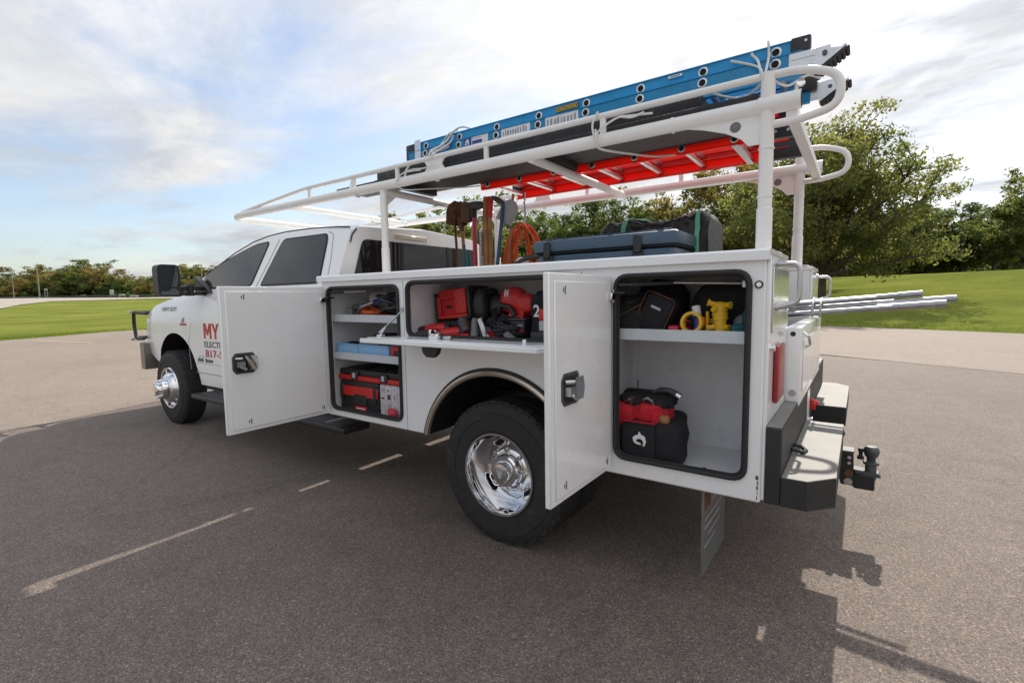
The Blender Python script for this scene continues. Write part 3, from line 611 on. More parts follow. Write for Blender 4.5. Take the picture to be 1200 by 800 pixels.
# --- rear end
def rear(q):
    q.box('body', -.014, 0.0, -.530, -.006, .53, 1.463, .003)
part('rear_panel', rear)
part('rear_panel', lambda q: q.box('body', -.014, 0.0, -WID+.006, -WID+.53, .53, 1.463, .003))
part('polished_plate', lambda q: q.box('polish', -.019, -.0145, -.515, -.05, 1.17, 1.42, .002))
part('polished_plate', lambda q: q.box('polish', -.019, -.0145, -WID+.05, -WID+.515, 1.17, 1.42, .002))
for y0 in (-.33, -WID+.13):
    tl = part('tail_light', lambda q: q.box('redlens', -.034, -.015, y0, y0+.20, .885, 1.115, .012))
part('marker_light', lambda q: (q.cyl('chrome', (-.03, -.045, 1.115), (-.012, -.045, 1.115), .012), q.cyl('chrome', (-.03, -.40, 1.26), (-.012, -.40, 1.26), .014), q.cyl('chrome', (-.03, -WID+.4, 1.26), (-.012, -WID+.4, 1.26), .014)))
tg = part('tailgate', lambda q: (q.box('body', -.074, -.006, -WID+.536, -.536, .80, 1.165, .008), q.box('body', -.079, -.0745, -WID+.62, -.62, .86, 1.10, .002)))
part('latch_slot', lambda q: (q.lathe('rubber', [(0, .002), (.011, .002)], (-.040, -.5355, 1.135), Y1, 16), q.tube('chrome', fillet([(-.0745, -.60, 1.14), (-.097, -.60, 1.12), (-.097, -.70, 1.075), (-.0745, -.70, 1.06)], .01), .007, 8), q.lathe('steel', [(0, .004), (.014, .004), (.016, 0)], (-.045, -.5355, .862), Y1, 16), q.box('rubber', -.012, -.008, -.5358, -.5345, .80, 1.165)), tg)
for yy in (-.10, -WID+.10):
    part('grab_handle', lambda q: (q.tube('steel', fillet([(-.012, yy, 1.432), (-.098, yy, 1.432), (-.098, yy, 1.285), (-.012, yy, 1.262)], .03), .0095, 10), q.lathe('steel', [(0, 0), (.024, 0), (.024, .006), (.011, .009)], (-.014, yy, 1.432), (-1, 0, 0), 14), q.lathe('steel', [(0, 0), (.024, 0), (.024, .006), (.011, .009)], (-.014, yy, 1.262), (-1, 0, 0), 14)))
part('lamp_bracket', lambda q: (q.box('white', -.10, -.014, -WID+.02, -WID+.42, 1.205, 1.215, .002), q.ball('decal_w', (-.06, -WID+.34, 1.185), .02), q.ball('decal_w', (-.06, -WID+.22, 1.185), .02)))
bp = part('rear_bumper', lambda q: (q.box('bumper', -.069, -.016, -WID-.01, .004, .525, .818, .004),))
part('bumper_top', lambda q: (q.box('chequer', -.066, -.016, -WID, -.004, .8185, .823, .001)), bp)
def step(y0, y1, outer):
    # chamfered outer corner
    c = .10
    P = [(-.07, y0), (-.07, y1), (-.155 if outer > 0 else -.24, y1), (-.24, y1-(c if outer > 0 else 0)), (-.24, y0+(c if outer < 0 else 0)), (-.155 if outer < 0 else -.24, y0)]
    P2 = []
    for p in P:
        if not P2 or (abs(p[0]-P2[-1][0])+abs(p[1]-P2[-1][1])) > 1e-6: P2.append(p)
    s = part('bumper_step', lambda q: q.prism('bumper', P2, (0, 0, .525), X1, Y1, (0, 0, .108)))
    cx0 = sum(p[0] for p in P2)/len(P2); cy0 = sum(p[1] for p in P2)/len(P2)
    part('step_plate', lambda q: q.prism('chequer', [(cx0+(a-cx0)*.985, cy0+(b-cy0)*.993) for a, b in P2], (0, 0, .6335), X1, Y1, (0, 0, .004)), s)
step(-1.00, .004, 1); step(-WID-.01, -1.45, -1)
part('bumper_bracket', lambda q: q.box('white', -.074, -.0695, -1.14, -1.02, .60, .79, .004))
part('trailer_socket', lambda q: (q.box('red', -.10, -.0695, -1.20, -1.18, .66, .70, .003), q.cyl('red', (-.07, -1.21, .71), (-.11, -1.21, .69), .015)))
part('plate_lamp', lambda q: q.cyl('steel', (-.0695, -1.08, .62), (-.095, -1.08, .62), .02))
part('safety_loop', lambda q: q.tube('rubber', [(-.070, -.32, .66), (-.11, -.34, .645), (-.12, -.39, .642), (-.10, -.43, .645), (-.070, -.41, .655)], .008, 6))
# hitch
hx, hy = -.24, -1.18
ht = part('tow_hitch', lambda q: (q.box('under', .35, -.20, hy-.038, hy+.038, .395, .47, .004), q.box('under', -.185, -.215, hy-.05, hy+.05, .38, .485, .005), q.prism('black', [(-.10, .43), (-.22, .455), (-.245, .455), (-.245, .455), (-.285, .455), (-.295, .275), (-.235, .275), (-.205, .37), (-.10, .40)], (0, hy-.046, 0), X1, Z1, (0, .092, 0)), q.box('dgrey', -.29, -.235, hy-.048, hy+.048, .452, .464, .002)))
part('hitch_bolt', lambda q: [q.cyl('chrome', (-.268, hy+.0455, z), (-.268, hy+.054, z), .009, n=10) for z in (.43, .40)]+[q.cyl('rust' if z > .3 else 'steel', (-.268, hy+.0455, z), (-.268, hy+.056, z), .020, n=14) for z in (.342, .297)], ht)
part('ball_mount', lambda q: (q.box('black', -.385, -.29, hy-.045, hy+.045, .262, .345, .006), q.prism('dgrey', [(-.29, .365), (-.40, .355), (-.41, .335), (-.30, .345)], (0, hy-.035, 0), X1, Z1, (0, .07, 0))), ht)
part('hitch_ball', lambda q: (q.lathe('dgrey', [(.0, .160), (.024, .158), (.034, .145), (.036, .128), (.030, .108), (.020, .095), (.020, .08), (.036, .075), (.036, .062), (.026, .058), (.026, -.02)], (-.365, hy, .335), Z1, 24), q.lathe('black', [(0, .10), (.010, .10), (.014, .088), (.009, .075), (.009, .06), (.016, .055), (.016, .04)], (-.318, hy-.01, .345+.03), Z1, 14)), ht)
part('receiver_chain_loop', lambda q: q.tube('under', [(-.20, hy-.14, .56), (-.225, hy-.14, .545), (-.235, hy-.14, .51), (-.22, hy-.14, .47), (-.20, hy-.14, .45)], .008, 6))
# --- wheels
def wheel(x, yf, r, w, deep, sgn=1, front=False):
    # yf: outboard tyre face; axis pointing outboard = sgn*Y
    ax = (0, sgn, 0); o = (x, yf, r)
    prof_t = [(.222, -.012), (.235, -.001), (.29, .0), (.345, -.006), (.372, -.018), (.385, -.034), (r-.004, -.042), (r, -.06), (r, -w+.06), (r-.004, -w+.042), (.37, -w+.016), (.29, -w), (.235, -w+.002), (.222, -w+.012)]
    W_ = thing('wheel', '', '', (x, yf, r)); del W_['label']; del W_['category']
    W_.parent = T; W_.location = Vector((x, yf, r))-offT; OFF[W_.name] = (x, yf, r)
    def tyre(q):
        q.lathe('tyre', prof_t, o, ax, 64, closed=True)
        for i in range(54):
            a = 2*math.pi*i/54
            for (s, h) in ((-.052, .050), (-w/2-.028, .036), (-w/2+.028, .036), (-w+.052, .050)):
                a2 = a+(.058 if s < -w/2 else 0)
                Xm = Matrix.Translation(Vector(o)) @ Matrix.Rotation(a2, 4, 'Y')
                yy0, yy1 = sorted((sgn*(s-h/2), sgn*(s+h/2)))
                q.box('tyre', -.0188, .0188, yy0, yy1, r-.008, r+.0015, X=Xm)
        for i in range(27):   # shoulder lugs
            a = 2*math.pi*i/27; Xm = Matrix.Translation(Vector(o)) @ Matrix.Rotation(a, 4, 'Y'); yy0, yy1 = sorted((sgn*-.034, sgn*-.017))
            q.box('tyre', -.02, .02, yy0, yy1, .352, .3805, X=Xm)
        q.lathe('tyre', [(.300, -.002), (.302, .0025), (.326, .0015), (.328, -.003)], o, ax, 64)
    mb = MB(); tyre(mb); mb.build('tyre', W_)
    def rim(q):
        if front:
            q.lathe('chrome', [(.222, -.03), (.226, -.004), (.220, .006), (.210, .004), (.204, -.03), (.196, -.045), (.185, -.035), (.165, -.004), (.150, .022), (.135, .035), (.112, .040), (.112, .046), (.085, .048)], o, ax, 64)
        else:
            q.lathe('chrome', [(.222, -.03), (.226, -.004), (.222, .006), (.212, .005), (.205, -.015), (.200, -.075), (.196, -.135), (.186, -.165), (.160, -.150), (.135, -.120), (.118, -.098), (.105, -.092), (.085, -.092)], o, ax, 64)
        q.lathe('dark', [(.23, -w+.02), (.08, -w+.02)], o, ax, 24)
    mb = MB(); rim(mb); mb.build('rim', W_)
    rr, dd = (.178, -.026) if front else (.158, -.1465)
    for i in range(4):
        mb = MB(); Xm = Matrix.Translation(Vector(o)) @ Matrix.Rotation(2*math.pi*(i+.4)/4, 4, 'Y')
        tilt = Matrix.Translation((0, sgn*dd, rr)) @ Matrix.Rotation(sgn*(R(52) if front else R(-40)), 4, 'X')
        mb.prism('dark', [(p.x, p.z) for p in rrect(-.034, .034, -.020, .020, .017, 0, 4)], (0, -.004, 0), X1, Z1, (0, .008, 0), X=Xm @ tilt)
        mb.tube('chrome', [Vector(p)+Vector((0, .004, 0)) for p in rrect(-.036, .036, -.022, .022, .018, 0, 4)], .0045, 6, True, X=Xm @ tilt); mb.build('hand_hole', W_)
    def hub(q):
        if front:
            q.lathe('chrome', [(.112, .040), (.108, .075), (.098, .095), (.085, .100), (.068, .100), (.062, .118), (.056, .130), (.040, .137), (.0, .139)], o, ax, 40)
            k, rr, y0 = 8, .088, .097
        else:
            q.lathe('chrome', [(.094, -.094), (.090, -.058), (.082, -.050), (.060, -.050), (.056, -.030), (.050, -.022), (.030, -.018), (.0, -.017)], o, ax, 40)
            k, rr, y0 = 8, .112, -.098
        for i in range(k):
            a = 2*math.pi*i/k; c = Vector(o)+Vector((rr*math.cos(a), sgn*y0, rr*math.sin(a))); q.tube('chrome', [c, c+Vector((0, sgn*.022, 0)), c+Vector((0, sgn*.030, 0))], [.0125, .0125, .006], 8)
    mb = MB(); hub(mb); mb.build('hub_cap', W_)
    if not front and sgn > 0:
        mb = MB(); u, v = Vector((-1, 0, 0)), Z1
        mb.prism('lgrey', [(-.020, .018), (-.006, .024), (0, .012), (.006, .024), (.020, .018), (.016, .0), (.007, -.024), (0, -.028), (-.007, -.024), (-.016, .0)], Vector(o)+Vector((0, -.0165, 0)), u, v, (0, .003, 0)); mb.build('hub_emblem', W_)
    return W_
wheel(1.245, .024, .388, .235, True)
wheel(5.800, -.105, .398, .235, False, front=True)
wheel(1.245, -WID-.028, .398, .235, True, -1); wheel(5.800, -WID+.105, .398, .235, False, -1, True)
def inner(y): 
    mb = MB(); mb.lathe('tyre', [(.2, 0), (.29, .0), (.372, -.018), (.398, -.06), (.398, -.18), (.372, -.22), (.29, -.235), (.2, -.235)], (1.245, y, .398), Y1, 40, closed=True); mb.build('inner_tyre', T)
inner(-.26); inner(-WID+.26+.235)
# --- cab
CH = .992
def hgl(z): return .945-(z-1.44)/(1.92-1.44)*.185       # half width of the glasshouse at height z
def station(x, zb, hm, zs, kind, zr=None):
    P = [(hm-.10, zb), (hm-.02, zb+.03), (hm-.002, zb+.22), (hm, 1.02), (hm-.008, zs-.09), (hm-.047, zs)]
    if kind == 'hood': P += [(hm-.10, zs+.012), (hm-.24, zs+.055), (.45, zs+.075), (0, zs+.085)]
    else:
        h = hgl(zr); P += [((hgl(1.46)*.5+h*.5), (1.46+zr)/2), (h, zr), (h-.09, zr+.038), (0, zr+.075)] if zr > 1.52 else [(hgl(1.46), 1.462), (hgl(1.47)-.05, 1.48), (.45, 1.52), (0, 1.54)]
    return [(x, CY+h, z) for h, z in P]
st = [station(6.80, .74, .80, 1.13, 'hood'), station(6.77, .72, .90, 1.17, 'hood'), station(6.66, .70, .955, 1.215, 'hood'), station(6.40, .62, .978, 1.285, 'hood'), station(6.0, .52, CH, 1.345, 'hood'),
      station(5.60, .46, CH, 1.39, 'hood'), station(5.36, .46, CH, 1.415, 'cab', 1.49), station(5.30, .44, CH, 1.42, 'cab', 1.53), station(5.0, .44, CH, 1.43, 'cab', 1.665), station(4.7, .44, CH, 1.435, 'cab', 1.775), station(4.42, .44, CH, 1.44, 'cab', 1.855),
      station(4.2, .44, CH, 1.44, 'cab', 1.895), station(3.9, .44, CH, 1.44, 'cab', 1.91), station(3.5, .44, CH, 1.44, 'cab', 1.903), station(3.15, .44, CH, 1.44, 'cab', 1.882), station(2.98, .44, CH, 1.44, 'cab', 1.865), station(2.935, .44, CH-.01, 1.44, 'cab', 1.85)]
def loft(q, st, m):
    full = [s+[(x, 2*CY-y, z) for x, y, z in reversed(s[:-1])] for s in st]; k = len(full[0]); V = [p for s in full for p in s]; F = []
    for i in range(len(full)-1):
        for j in range(k): F.append((i*k+j, i*k+(j+1) % k, (i+1)*k+(j+1) % k, (i+1)*k+j))
    F.append(tuple(range(k))); F.append(tuple((len(full)-1)*k+j for j in range(k)))
    q.add(V, F, m)
cb = MB(); loft(cb, st, 'white'); cab = cb.build('cab', T, sharp=32)
cab.parent = None; cab.location = offT
boolean(cab, [cutter(lambda q: q.cyl('dark', (5.79, .2, .455), (5.79, -.62, .455), .535, n=56)), cutter(lambda q: q.cyl('dark', (5.745, -WID-.2, .455), (5.745, -WID+.62, .455), .535, n=40))])
cab.parent = T; cab.location = (0, 0, 0)
def gp(x, z, d=0.0): return Vector((x, CY+hgl(z)+d, z))
def pane(q, poly, m, d0, d1):
    P = [Vector((p[0], 0, p[1])) for p in poly]
    for i in range(1): pass
    a = [gp(p.x, p.z, d0) for p in P]; b = [gp(p.x, p.z, d1) for p in P]; k = len(P)
    q.add(a+b, [tuple(range(k)), tuple(range(2*k-1, k-1, -1))]+[(i, (i+1) % k, k+(i+1) % k, k+i) for i in range(k)], m)
def rpoly(pts, r): return [(p.x, p.z) for p in fillet([(x, 0, z) for x, z in pts], r, 4, True)]
fw_ = [(5.20, 1.462), (5.17, 1.585), (4.92, 1.685), (4.55, 1.79), (4.34, 1.836), (4.11, 1.846), (4.20, 1.462)]
rw_ = [(4.03, 1.462), (3.87, 1.848), (3.25, 1.842), (3.215, 1.79), (3.16, 1.462)]
def grow(pts, d):
    cx0 = sum(p[0] for p in pts)/len(pts); cz0 = sum(p[1] for p in pts)/len(pts); return [(x+math.copysign(d, x-cx0), z+math.copysign(d, z-cz0)) for x, z in pts]
for w_ in (fw_, rw_):
    wn = part('side_window', lambda q: pane(q, rpoly(w_, .05), 'glass', .001, .0065)); part('window_trim', lambda q: pane(q, rpoly(grow(w_, .014), .055), 'rubber', -.002, .0035), wn)
seams = [[(5.42, .62), (5.44, .9), (5.36, 1.1), (5.31, 1.40)], [(4.10, .52), (4.10, 1.44)], [(3.08, .80), (3.06, 1.2), (3.06, 1.44)]]
def sy(z): return CY+CH+(-.008*max(0, (z-1.02))/.3) if z < 1.33 else CY+CH-.008-(z-1.33)/.11*.039
def seam(q):
    for s in seams: q.tube('decal_g', [(x, sy(z)-.001, z) for x, z in s], .0032, 5)
    q.tube('decal_g', [gp(4.10, 1.45, 0), gp(4.02, 1.65, 0), gp(3.95, 1.86, 0)], .004, 5); q.tube('decal_g', [gp(3.055, 1.45, 0), gp(3.09, 1.65, 0), gp(3.15, 1.84, 0), gp(3.22, 1.868, 0)], .004, 5)
    q.tube('rubber', [gp(5.30, 1.545, -.002), gp(4.7, 1.793, -.002), gp(4.42, 1.873, -.002), gp(4.2, 1.912, -.012), gp(3.9, 1.928, -.013), gp(3.5, 1.921, -.012), gp(3.15, 1.90, -.012), gp(2.98, 1.883, -.012)], .006, 6)
    for z in (.60, .70): q.tube('decal_g', [(5.3, sy(z)-.002, z), (3.0, sy(z)-.002, z)], .003, 5)
part('door_seam', seam, cab)
for x in (4.28, 3.22):
    part('door_handle', lambda q: (q.tube('white', fillet([(x-.10, sy(1.22)-.004, 1.22), (x-.09, sy(1.22)+.035, 1.225), (x+.09, sy(1.22)+.035, 1.225), (x+.10, sy(1.22)-.004, 1.22)], .02), .013, 8),), cab)
wsn = part('windscreen', lambda q: q.add([(5.27, CY-.80, 1.565), (5.27, CY+.80, 1.565), (4.45, CY+.66, 1.895), (4.45, CY-.66, 1.895), (5.33, CY, 1.60), (4.45, CY, 1.935)], [(0, 4, 5, 3), (4, 1, 2, 5)], 'glass'))
# back window with a dark slider frame
bz0, bz1 = 1.47, 1.795
def bw(q):
    P = [(p.x, p.z) for p in fillet([(-.79, 0, bz0), (-.685, 0, bz1), (.685, 0, bz1), (.79, 0, bz0)], .05, 4, True)]
    q.prism('glass', P, (2.934, CY, 0), Y1, Z1, (-.006, 0, 0))
rwn = part('rear_window', bw)
part('window_divider', lambda q: [q.prism('rubber', [(s*.30-.018, bz0), (s*.285-.018, bz1), (s*.285+.018, bz1), (s*.30+.018, bz0)], (2.9278, CY, 0), Y1, Z1, (-.004, 0, 0)) for s in (-1, 1)], rwn)
part('brake_light', lambda q: q.box('amber', 2.918, 2.95, CY-.02, CY+.36, 1.822, 1.862, .006), cab)
part('roof_gutter', lambda q: q.tube('rubber', [(2.933, CY+.735, 1.872), (2.93, CY+.782, 1.82), (2.93, CY+.80, 1.76)], .006, 6), cab)
# mirror, badges, lettering
mr = part('mirror', lambda q: (q.prism('black', [(p.x, p.z) for p in rrect(.022, .205, 1.375, 1.672, .045, 0)], (4.99, 0, 0), Y1, Z1, (.12, 0, 0)),))
part('mirror_glass', lambda q: (q.prism('mirror', [(p.x, p.z) for p in rrect(.040, .190, 1.465, 1.655, .03, 0)], (4.99, 0, 0), Y1, Z1, (-.004, 0, 0)), q.prism('mirror', [(p.x, p.z) for p in rrect(.040, .190, 1.390, 1.450, .02, 0)], (4.99, 0, 0), Y1, Z1, (-.004, 0, 0))), mr)
part('mirror_arm', lambda q: (q.box('black', 5.02, 5.10, -.25, .03, 1.435, 1.475, .012), q.box('black', 5.02, 5.10, -.25, .03, 1.385, 1.415, .010), q.prism('black', [(4.90, 1.405), (5.22, 1.41), (5.21, 1.58), (5.05, 1.50)], (0, -.235, 0), X1, Z1, (0, .045, 0)), q.box('black', 5.0, 5.12, -.10, -.05, 1.38, 1.49, .008)), mr)
UX, UZ = Vector((-1, 0, 0)), Z1
ys_ = CY+CH
part('door_lettering', lambda q: (q.prism('decal_r', [(a*.165, b*.152) for a, b in ((0, 0), (0, 1), (.27, 1), (.5, .52), (.73, 1), (1, 1), (1, 0), (.77, 0), (.77, .60), (.58, .22), (.42, .22), (.23, .60), (.23, 0))], (5.075, ys_-.001, .955), UX, UZ, (0, .0025, 0)), q.prism('decal_r', [(a*.145, b*.152) for a, b in ((.38, 0), (.38, .4), (0, 1), (.27, 1), (.5, .60), (.73, 1), (1, 1), (.62, .4), (.62, 0))], (4.898, ys_-.001, .955), UX, UZ, (0, .0025, 0)), q.text('decal_k', 'ELECTRI', (5.075, ys_+.001, .868), UX, UZ, .40, .060, .012), q.text('decal_r', '817-5', (5.065, ys_+.001, .772), UX, UZ, .36, .072, .014), q.box('decal_k', 4.93, 5.24, ys_-.001, ys_+.001, .772, .774)), cab)
def small(q):
    g = random.Random(4); x = 5.25
    for i in range(9): q.box('decal_k', x, x-.022, ys_-.001, ys_+.0012, .715, .715+g.choice((.03, .042))); x -= .034 if i != 3 else .07
part('small_print', small, cab)
part('hood_badge', lambda q: q.text('decal_k', 'HEAVY DUTY', (6.08, CY+CH-.0035, 1.225), UX, UZ, .40, .045, .012, .2), cab)
part('fender_badge', lambda q: (q.box('decal_r', 5.62, 5.47, ys_-.002, ys_+.003, 1.078, 1.098), q.prism('decal_g', [(0, .0), (.03, .05), (.045, .02), (.075, .065), (.065, .0)], (5.59, ys_-.001, 1.105), UX, UZ, (0, .003, 0))), cab)
part('hood_ornament', lambda q: (q.box('rubber', 5.60, 5.72, CY+.80, CY+.84, 1.435, 1.455, .005), q.box('rubber', 6.30, 6.37, CY+.55, CY+.60, 1.345, 1.37, .006)), cab)
# front bumper, grille guard, lamps
fb = part('front_bumper', lambda q: q.prism('fbump', [(p.x, p.y) for p in fillet([(6.63, -.165, 0), (6.80, -.170, 0), (6.99, -.33, 0), (7.05, CY, 0), (6.99, 2*CY+.33, 0), (6.80, 2*CY+.170, 0), (6.63, 2*CY+.165, 0), (6.63, 2*CY+.30, 0), (6.63, -.30, 0)], .06, 4)], (0, 0, .53), X1, Y1, (0, 0, .31)))
part('head_light', lambda q: q.box('clear', 6.70, 6.80, CY+.62, CY+.90, .95, 1.12, .03)); part('head_light', lambda q: q.box('clear', 6.70, 6.80, CY-.90, CY-.62, .95, 1.12, .03))
part('grille', lambda q: q.box('black', 6.79, 6.83, CY-.55, CY+.55, .78, 1.10, .02))
def guard(q):
    for y in (-.225, 2*CY+.225):
        q.tube('black', fillet([(6.74, y-.03, 1.19), (7.06, y, 1.205), (7.075, y, 1.05), (7.03, y, .875), (6.85, y-.02, .885)], .04), .021, 8)
    q.tube('black', [(7.06, -.225, 1.20), (7.06, 2*CY+.225, 1.20)], .02, 8); q.tube('black', [(7.04, -.225, .89), (7.04, 2*CY+.225, .89)], .02, 8)
    for y in (CY-.4, CY, CY+.4): q.tube('black', [(7.055, y, 1.20), (7.04, y, .89)], .014, 6)
    q.tube('steel', [(7.05, -.19, 1.205), (7.11, -.19, 1.208)], .016, 8); q.tube('steel', [(7.03, -.19, .872), (7.09, -.19, .872)], .016, 8)
part('grille_guard', guard)
part('running_board', lambda q: (q.box('black', 2.60, 5.02, -.23, -.005, .385, .430, .012), q.box('rubber', 2.66, 4.96, -.20, -.02, .4302, .434), q.box('under', 3.2, 3.26, -.5, -.22, .40, .5), q.box('under', 4.5, 4.56, -.5, -.22, .40, .5)))
part('rocker_panel', lambda q: q.box('under', 2.95, 5.2, -.40, -.22, .43, .50))
# --- ladder rack
RY, RF, RZ = -.477, -1.876, 2.148
def rk(name, fn, parent): return part(name, fn, parent)
rackm = part('ladder_rack', lambda q: (
    q.tube('rack', fillet([(.02, RY, RZ), (4.86, RY, RZ+.02), (5.03, RY-.10, RZ+.02), (5.03, RF+.10, RZ+.02), (4.86, RF, RZ+.02), (.02, RF, RZ)], .10, 6), .0335, 14)))
def post(x, y, zt, r=.0295): part('rack_post', lambda q: (q.tube('rack', [(x+.0, y, 1.47), (x, y, zt)], r, 14), q.tube('rack', [(x, y, 1.497), (x, y, 1.70), (x, y, 1.704)], [r+.004, r+.004, r], 14), q.box('rack', x-.07, x+.07, y-.07, y+.05, 1.4965, 1.505, .002)), rackm)
for y in (RY, RF): post(.085, y, 2.285); post(2.648, y, 2.125, .027)
def upper(y, s):
    part('rack_rail', lambda q: q.tube('rack', fillet([(4.74, y, RZ+.045), (4.55, y, RZ+.062), (3.66, y, RZ+.127), (.08, y, RZ+.127), (-.05, y, RZ+.122), (-.185, y+.0, RZ+.07), (-.185, y, RZ-.055), (-.04, y, RZ-.085), (.085, y, RZ-.085)], .09, 7), .0170, 12), rackm)
for y, s in ((RY, 1), (RF, -1)):
    upper(y, s)
    for x in (3.59, 2.99, 2.49, 1.67, .875):
        part('rack_upright', lambda q: q.box('rack', x-.016, x+.016, y-.010, y+.010, RZ+.02, RZ+.122, .003), rackm)
    part('rack_brace', lambda q: q.tube('rack', [(3.05, y, RZ+.03), (3.0, y, RZ+.12)], .008, 6), rackm); part('rack_brace', lambda q: q.tube('rack', [(2.42, y, RZ+.03), (2.40, y, RZ+.08), (2.36, y, RZ+.12)], .007, 6), rackm)
    # waisted gusset near the front post and the pierced rear gusset
    part('rack_gusset', lambda q: q.prism('rack', [(2.25, RZ+.03), (2.205, RZ+.045), (2.185, RZ+.075), (2.205, RZ+.105), (2.25, RZ+.118), (1.98, RZ+.118), (2.03, RZ+.105), (2.05, RZ+.075), (2.03, RZ+.045), (1.98, RZ+.03)], (0, y-.006, 0), X1, Z1, (0, .012, 0)), rackm)
    part('rack_gusset', lambda q: q.prism('rack', [(.09, RZ-.02), (.48, RZ-.02), (.36, RZ-.05), (.26, RZ-.085), (.19, RZ-.125), (.16, RZ-.16), (.09, RZ-.16)], (0, y-.005, 0), X1, Z1, (0, .010, 0)), rackm)
    part('gusset_hole', lambda q: q.lathe('grey', [(0, .0065), (.022, .0065), (.024, .005)], (.215, y, RZ-.068), Y1, 20), rackm)
    for x in (.50, 2.10, 2.95): part('rack_collar', lambda q: q.tube('rack', [(x, y, RZ+.001), (x+.006, y, RZ+.001)], .0385, 14), rackm)
    for z in (1.96, 1.75): part('rack_collar', lambda q: q.tube('rack', [(.085, y, z), (.085, y, z+.006)], .0335, 14), rackm)
    part('rail_end', lambda q: (q.tube('rack', [(.12, y, RZ), (-.045, y, RZ)], .0395, 14), q.lathe('dark', [(0, 0), (.036, 0)], (-.0455, y, RZ), X1, 16)), rackm)
for x, z in ((1.34, RZ-.012), (2.648, RZ-.03), (3.9, RZ+.005)):
    part('rack_crossbar', lambda q: q.tube('rack', [(x, RY, z), (x, RF, z)], .027, 12), rackm)
part('rack_crossbar', lambda q: q.box('rack', -.035, .012, RF-.03, RY+.0, RZ-.075, RZ-.03, .004), rackm)
part('crossbar_eye', lambda q: (q.cyl('chrome', (-.036, RY-.04, RZ+.085), (-.036, RY-.06, RZ+.085), .016), q.tube('rack', [(-.02, RY-.05, RZ-.02), (-.02, RY-.05, RZ+.08)], .008, 6)), rackm)
for x in (2.648,):
    for y, s in ((RY, -1), (RF, 1)):
        part('rack_gusset', lambda q: q.prism('rack', [(0, 2.13), (s*.16, 2.13), (s*.03, 2.02), (0, 1.96)], (x-.004, y, 0), Y1, Z1, (.008, 0, 0)), rackm)
# --- compartment doors
def latch(q, o, u, v, w):
    # o centre on the inner face, w outward of that face
    oct_ = [(-.048, -.058), (.048, -.058), (.072, -.030), (.072, .030), (.048, .058), (-.048, .058), (-.066, .035), (-.066, -.035)]
    o, u, v, w = Vector(o), Vector(u), Vector(v), Vector(w)
    q.prism('dgrey', [(a*1.06, b*1.06) for a, b in oct_], o, u, v, w*.004); q.prism('rubber', [(a*.86, b*.86) for a, b in oct_], o+w*.0042, u, v, w*.002)
    q.prism('chrome', [(-.004, -.044), (.058, -.044), (.070, 0), (.058, .044), (-.004, .044)], o+w*.0065, u, v, w*.020)
    q.prism('steel', [(-.052, -.022), (-.008, -.022), (-.008, .012), (-.052, .012)], o+w*.0065, u, v, w*.026); q.cyl('steel', o+u*-.05+v*.03+w*.006, o+u*-.02+v*.03+w*.03, .008); q.cyl('chrome', o+u*-.035+v*-.02+w*.03, o+u*-.005+v*-.036+w*.034, .007)
def door(x0, x1, y0, y1, z0, z1, nm_label, lz, ly):
    d = part('compartment_door', lambda q: (q.box('body', x0+.006, x1, y0, y1, z0, z1, .004), q.box('body', x0, x0+.0065, y0+.022, y1-.030, z0+.024, z1-.030, .003)))
    if nm_label: d['label'] = nm_label
    part('door_latch', lambda q: latch(q, (x0, ly, lz), (0, -1, 0), Z1, (-1, 0, 0)), d)
    def slots(q):
        for (y, z) in ((y0+(y1-y0)*.80, z1-.062), (y0+(y1-y0)*.80, z0+.062), (y0+.05, z0+.05)):
            q.box('dgrey', x0-.0012, x0+.001, y-.003, y+.003, z-.016, z+.016); q.box('dgrey', x0-.0012, x0+.001, y+.010, y+.016, z-.008, z+.008)
    part('door_slot', slots, d)
    part('door_hinge', lambda q: (q.box('chrome', x0-.016, x0-.0005, y0+.006, y0+.045, z1-.105, z1-.075, .003), q.cyl('steel', (x0-.008, y0+.012, z1-.115), (x0-.008, y0+.012, z1-.060), .005), q.box('black', x0-.06, x0-.012, y0-.03, y0+.02, z1-.080, z1-.070, .002)), d)
    part('hinge_edge', lambda q: q.cyl('steel', (x1-.004, y0-.006, z0+.01), (x1-.004, y0-.006, z1-.01), .006), d)
    return d
door(2.706, 2.740, .018, .70, .535, 1.410, 'tall front compartment door swung straight out', .955, .585)
door(.600, .632, .016, .545, .545, 1.408, 'narrow rear compartment door swung straight out', .975, .405)
# gas struts across the top of the side openings
part('door_strut', lambda q: (q.cyl('black', (.575, .01, 1.365), (.36, -.06, 1.372), .009), q.cyl('steel', (.36, -.06, 1.372), (.085, -.11, 1.362), .0055), q.box('steel', .07, .10, -.13, -.09, 1.345, 1.375, .003)), pack)
part('door_strut', lambda q: (q.cyl('black', (2.69, .005, 1.372), (2.56, -.03, 1.372), .008), q.cyl('steel', (2.56, -.03, 1.372), (2.40, -.09, 1.376), .005)), pack)
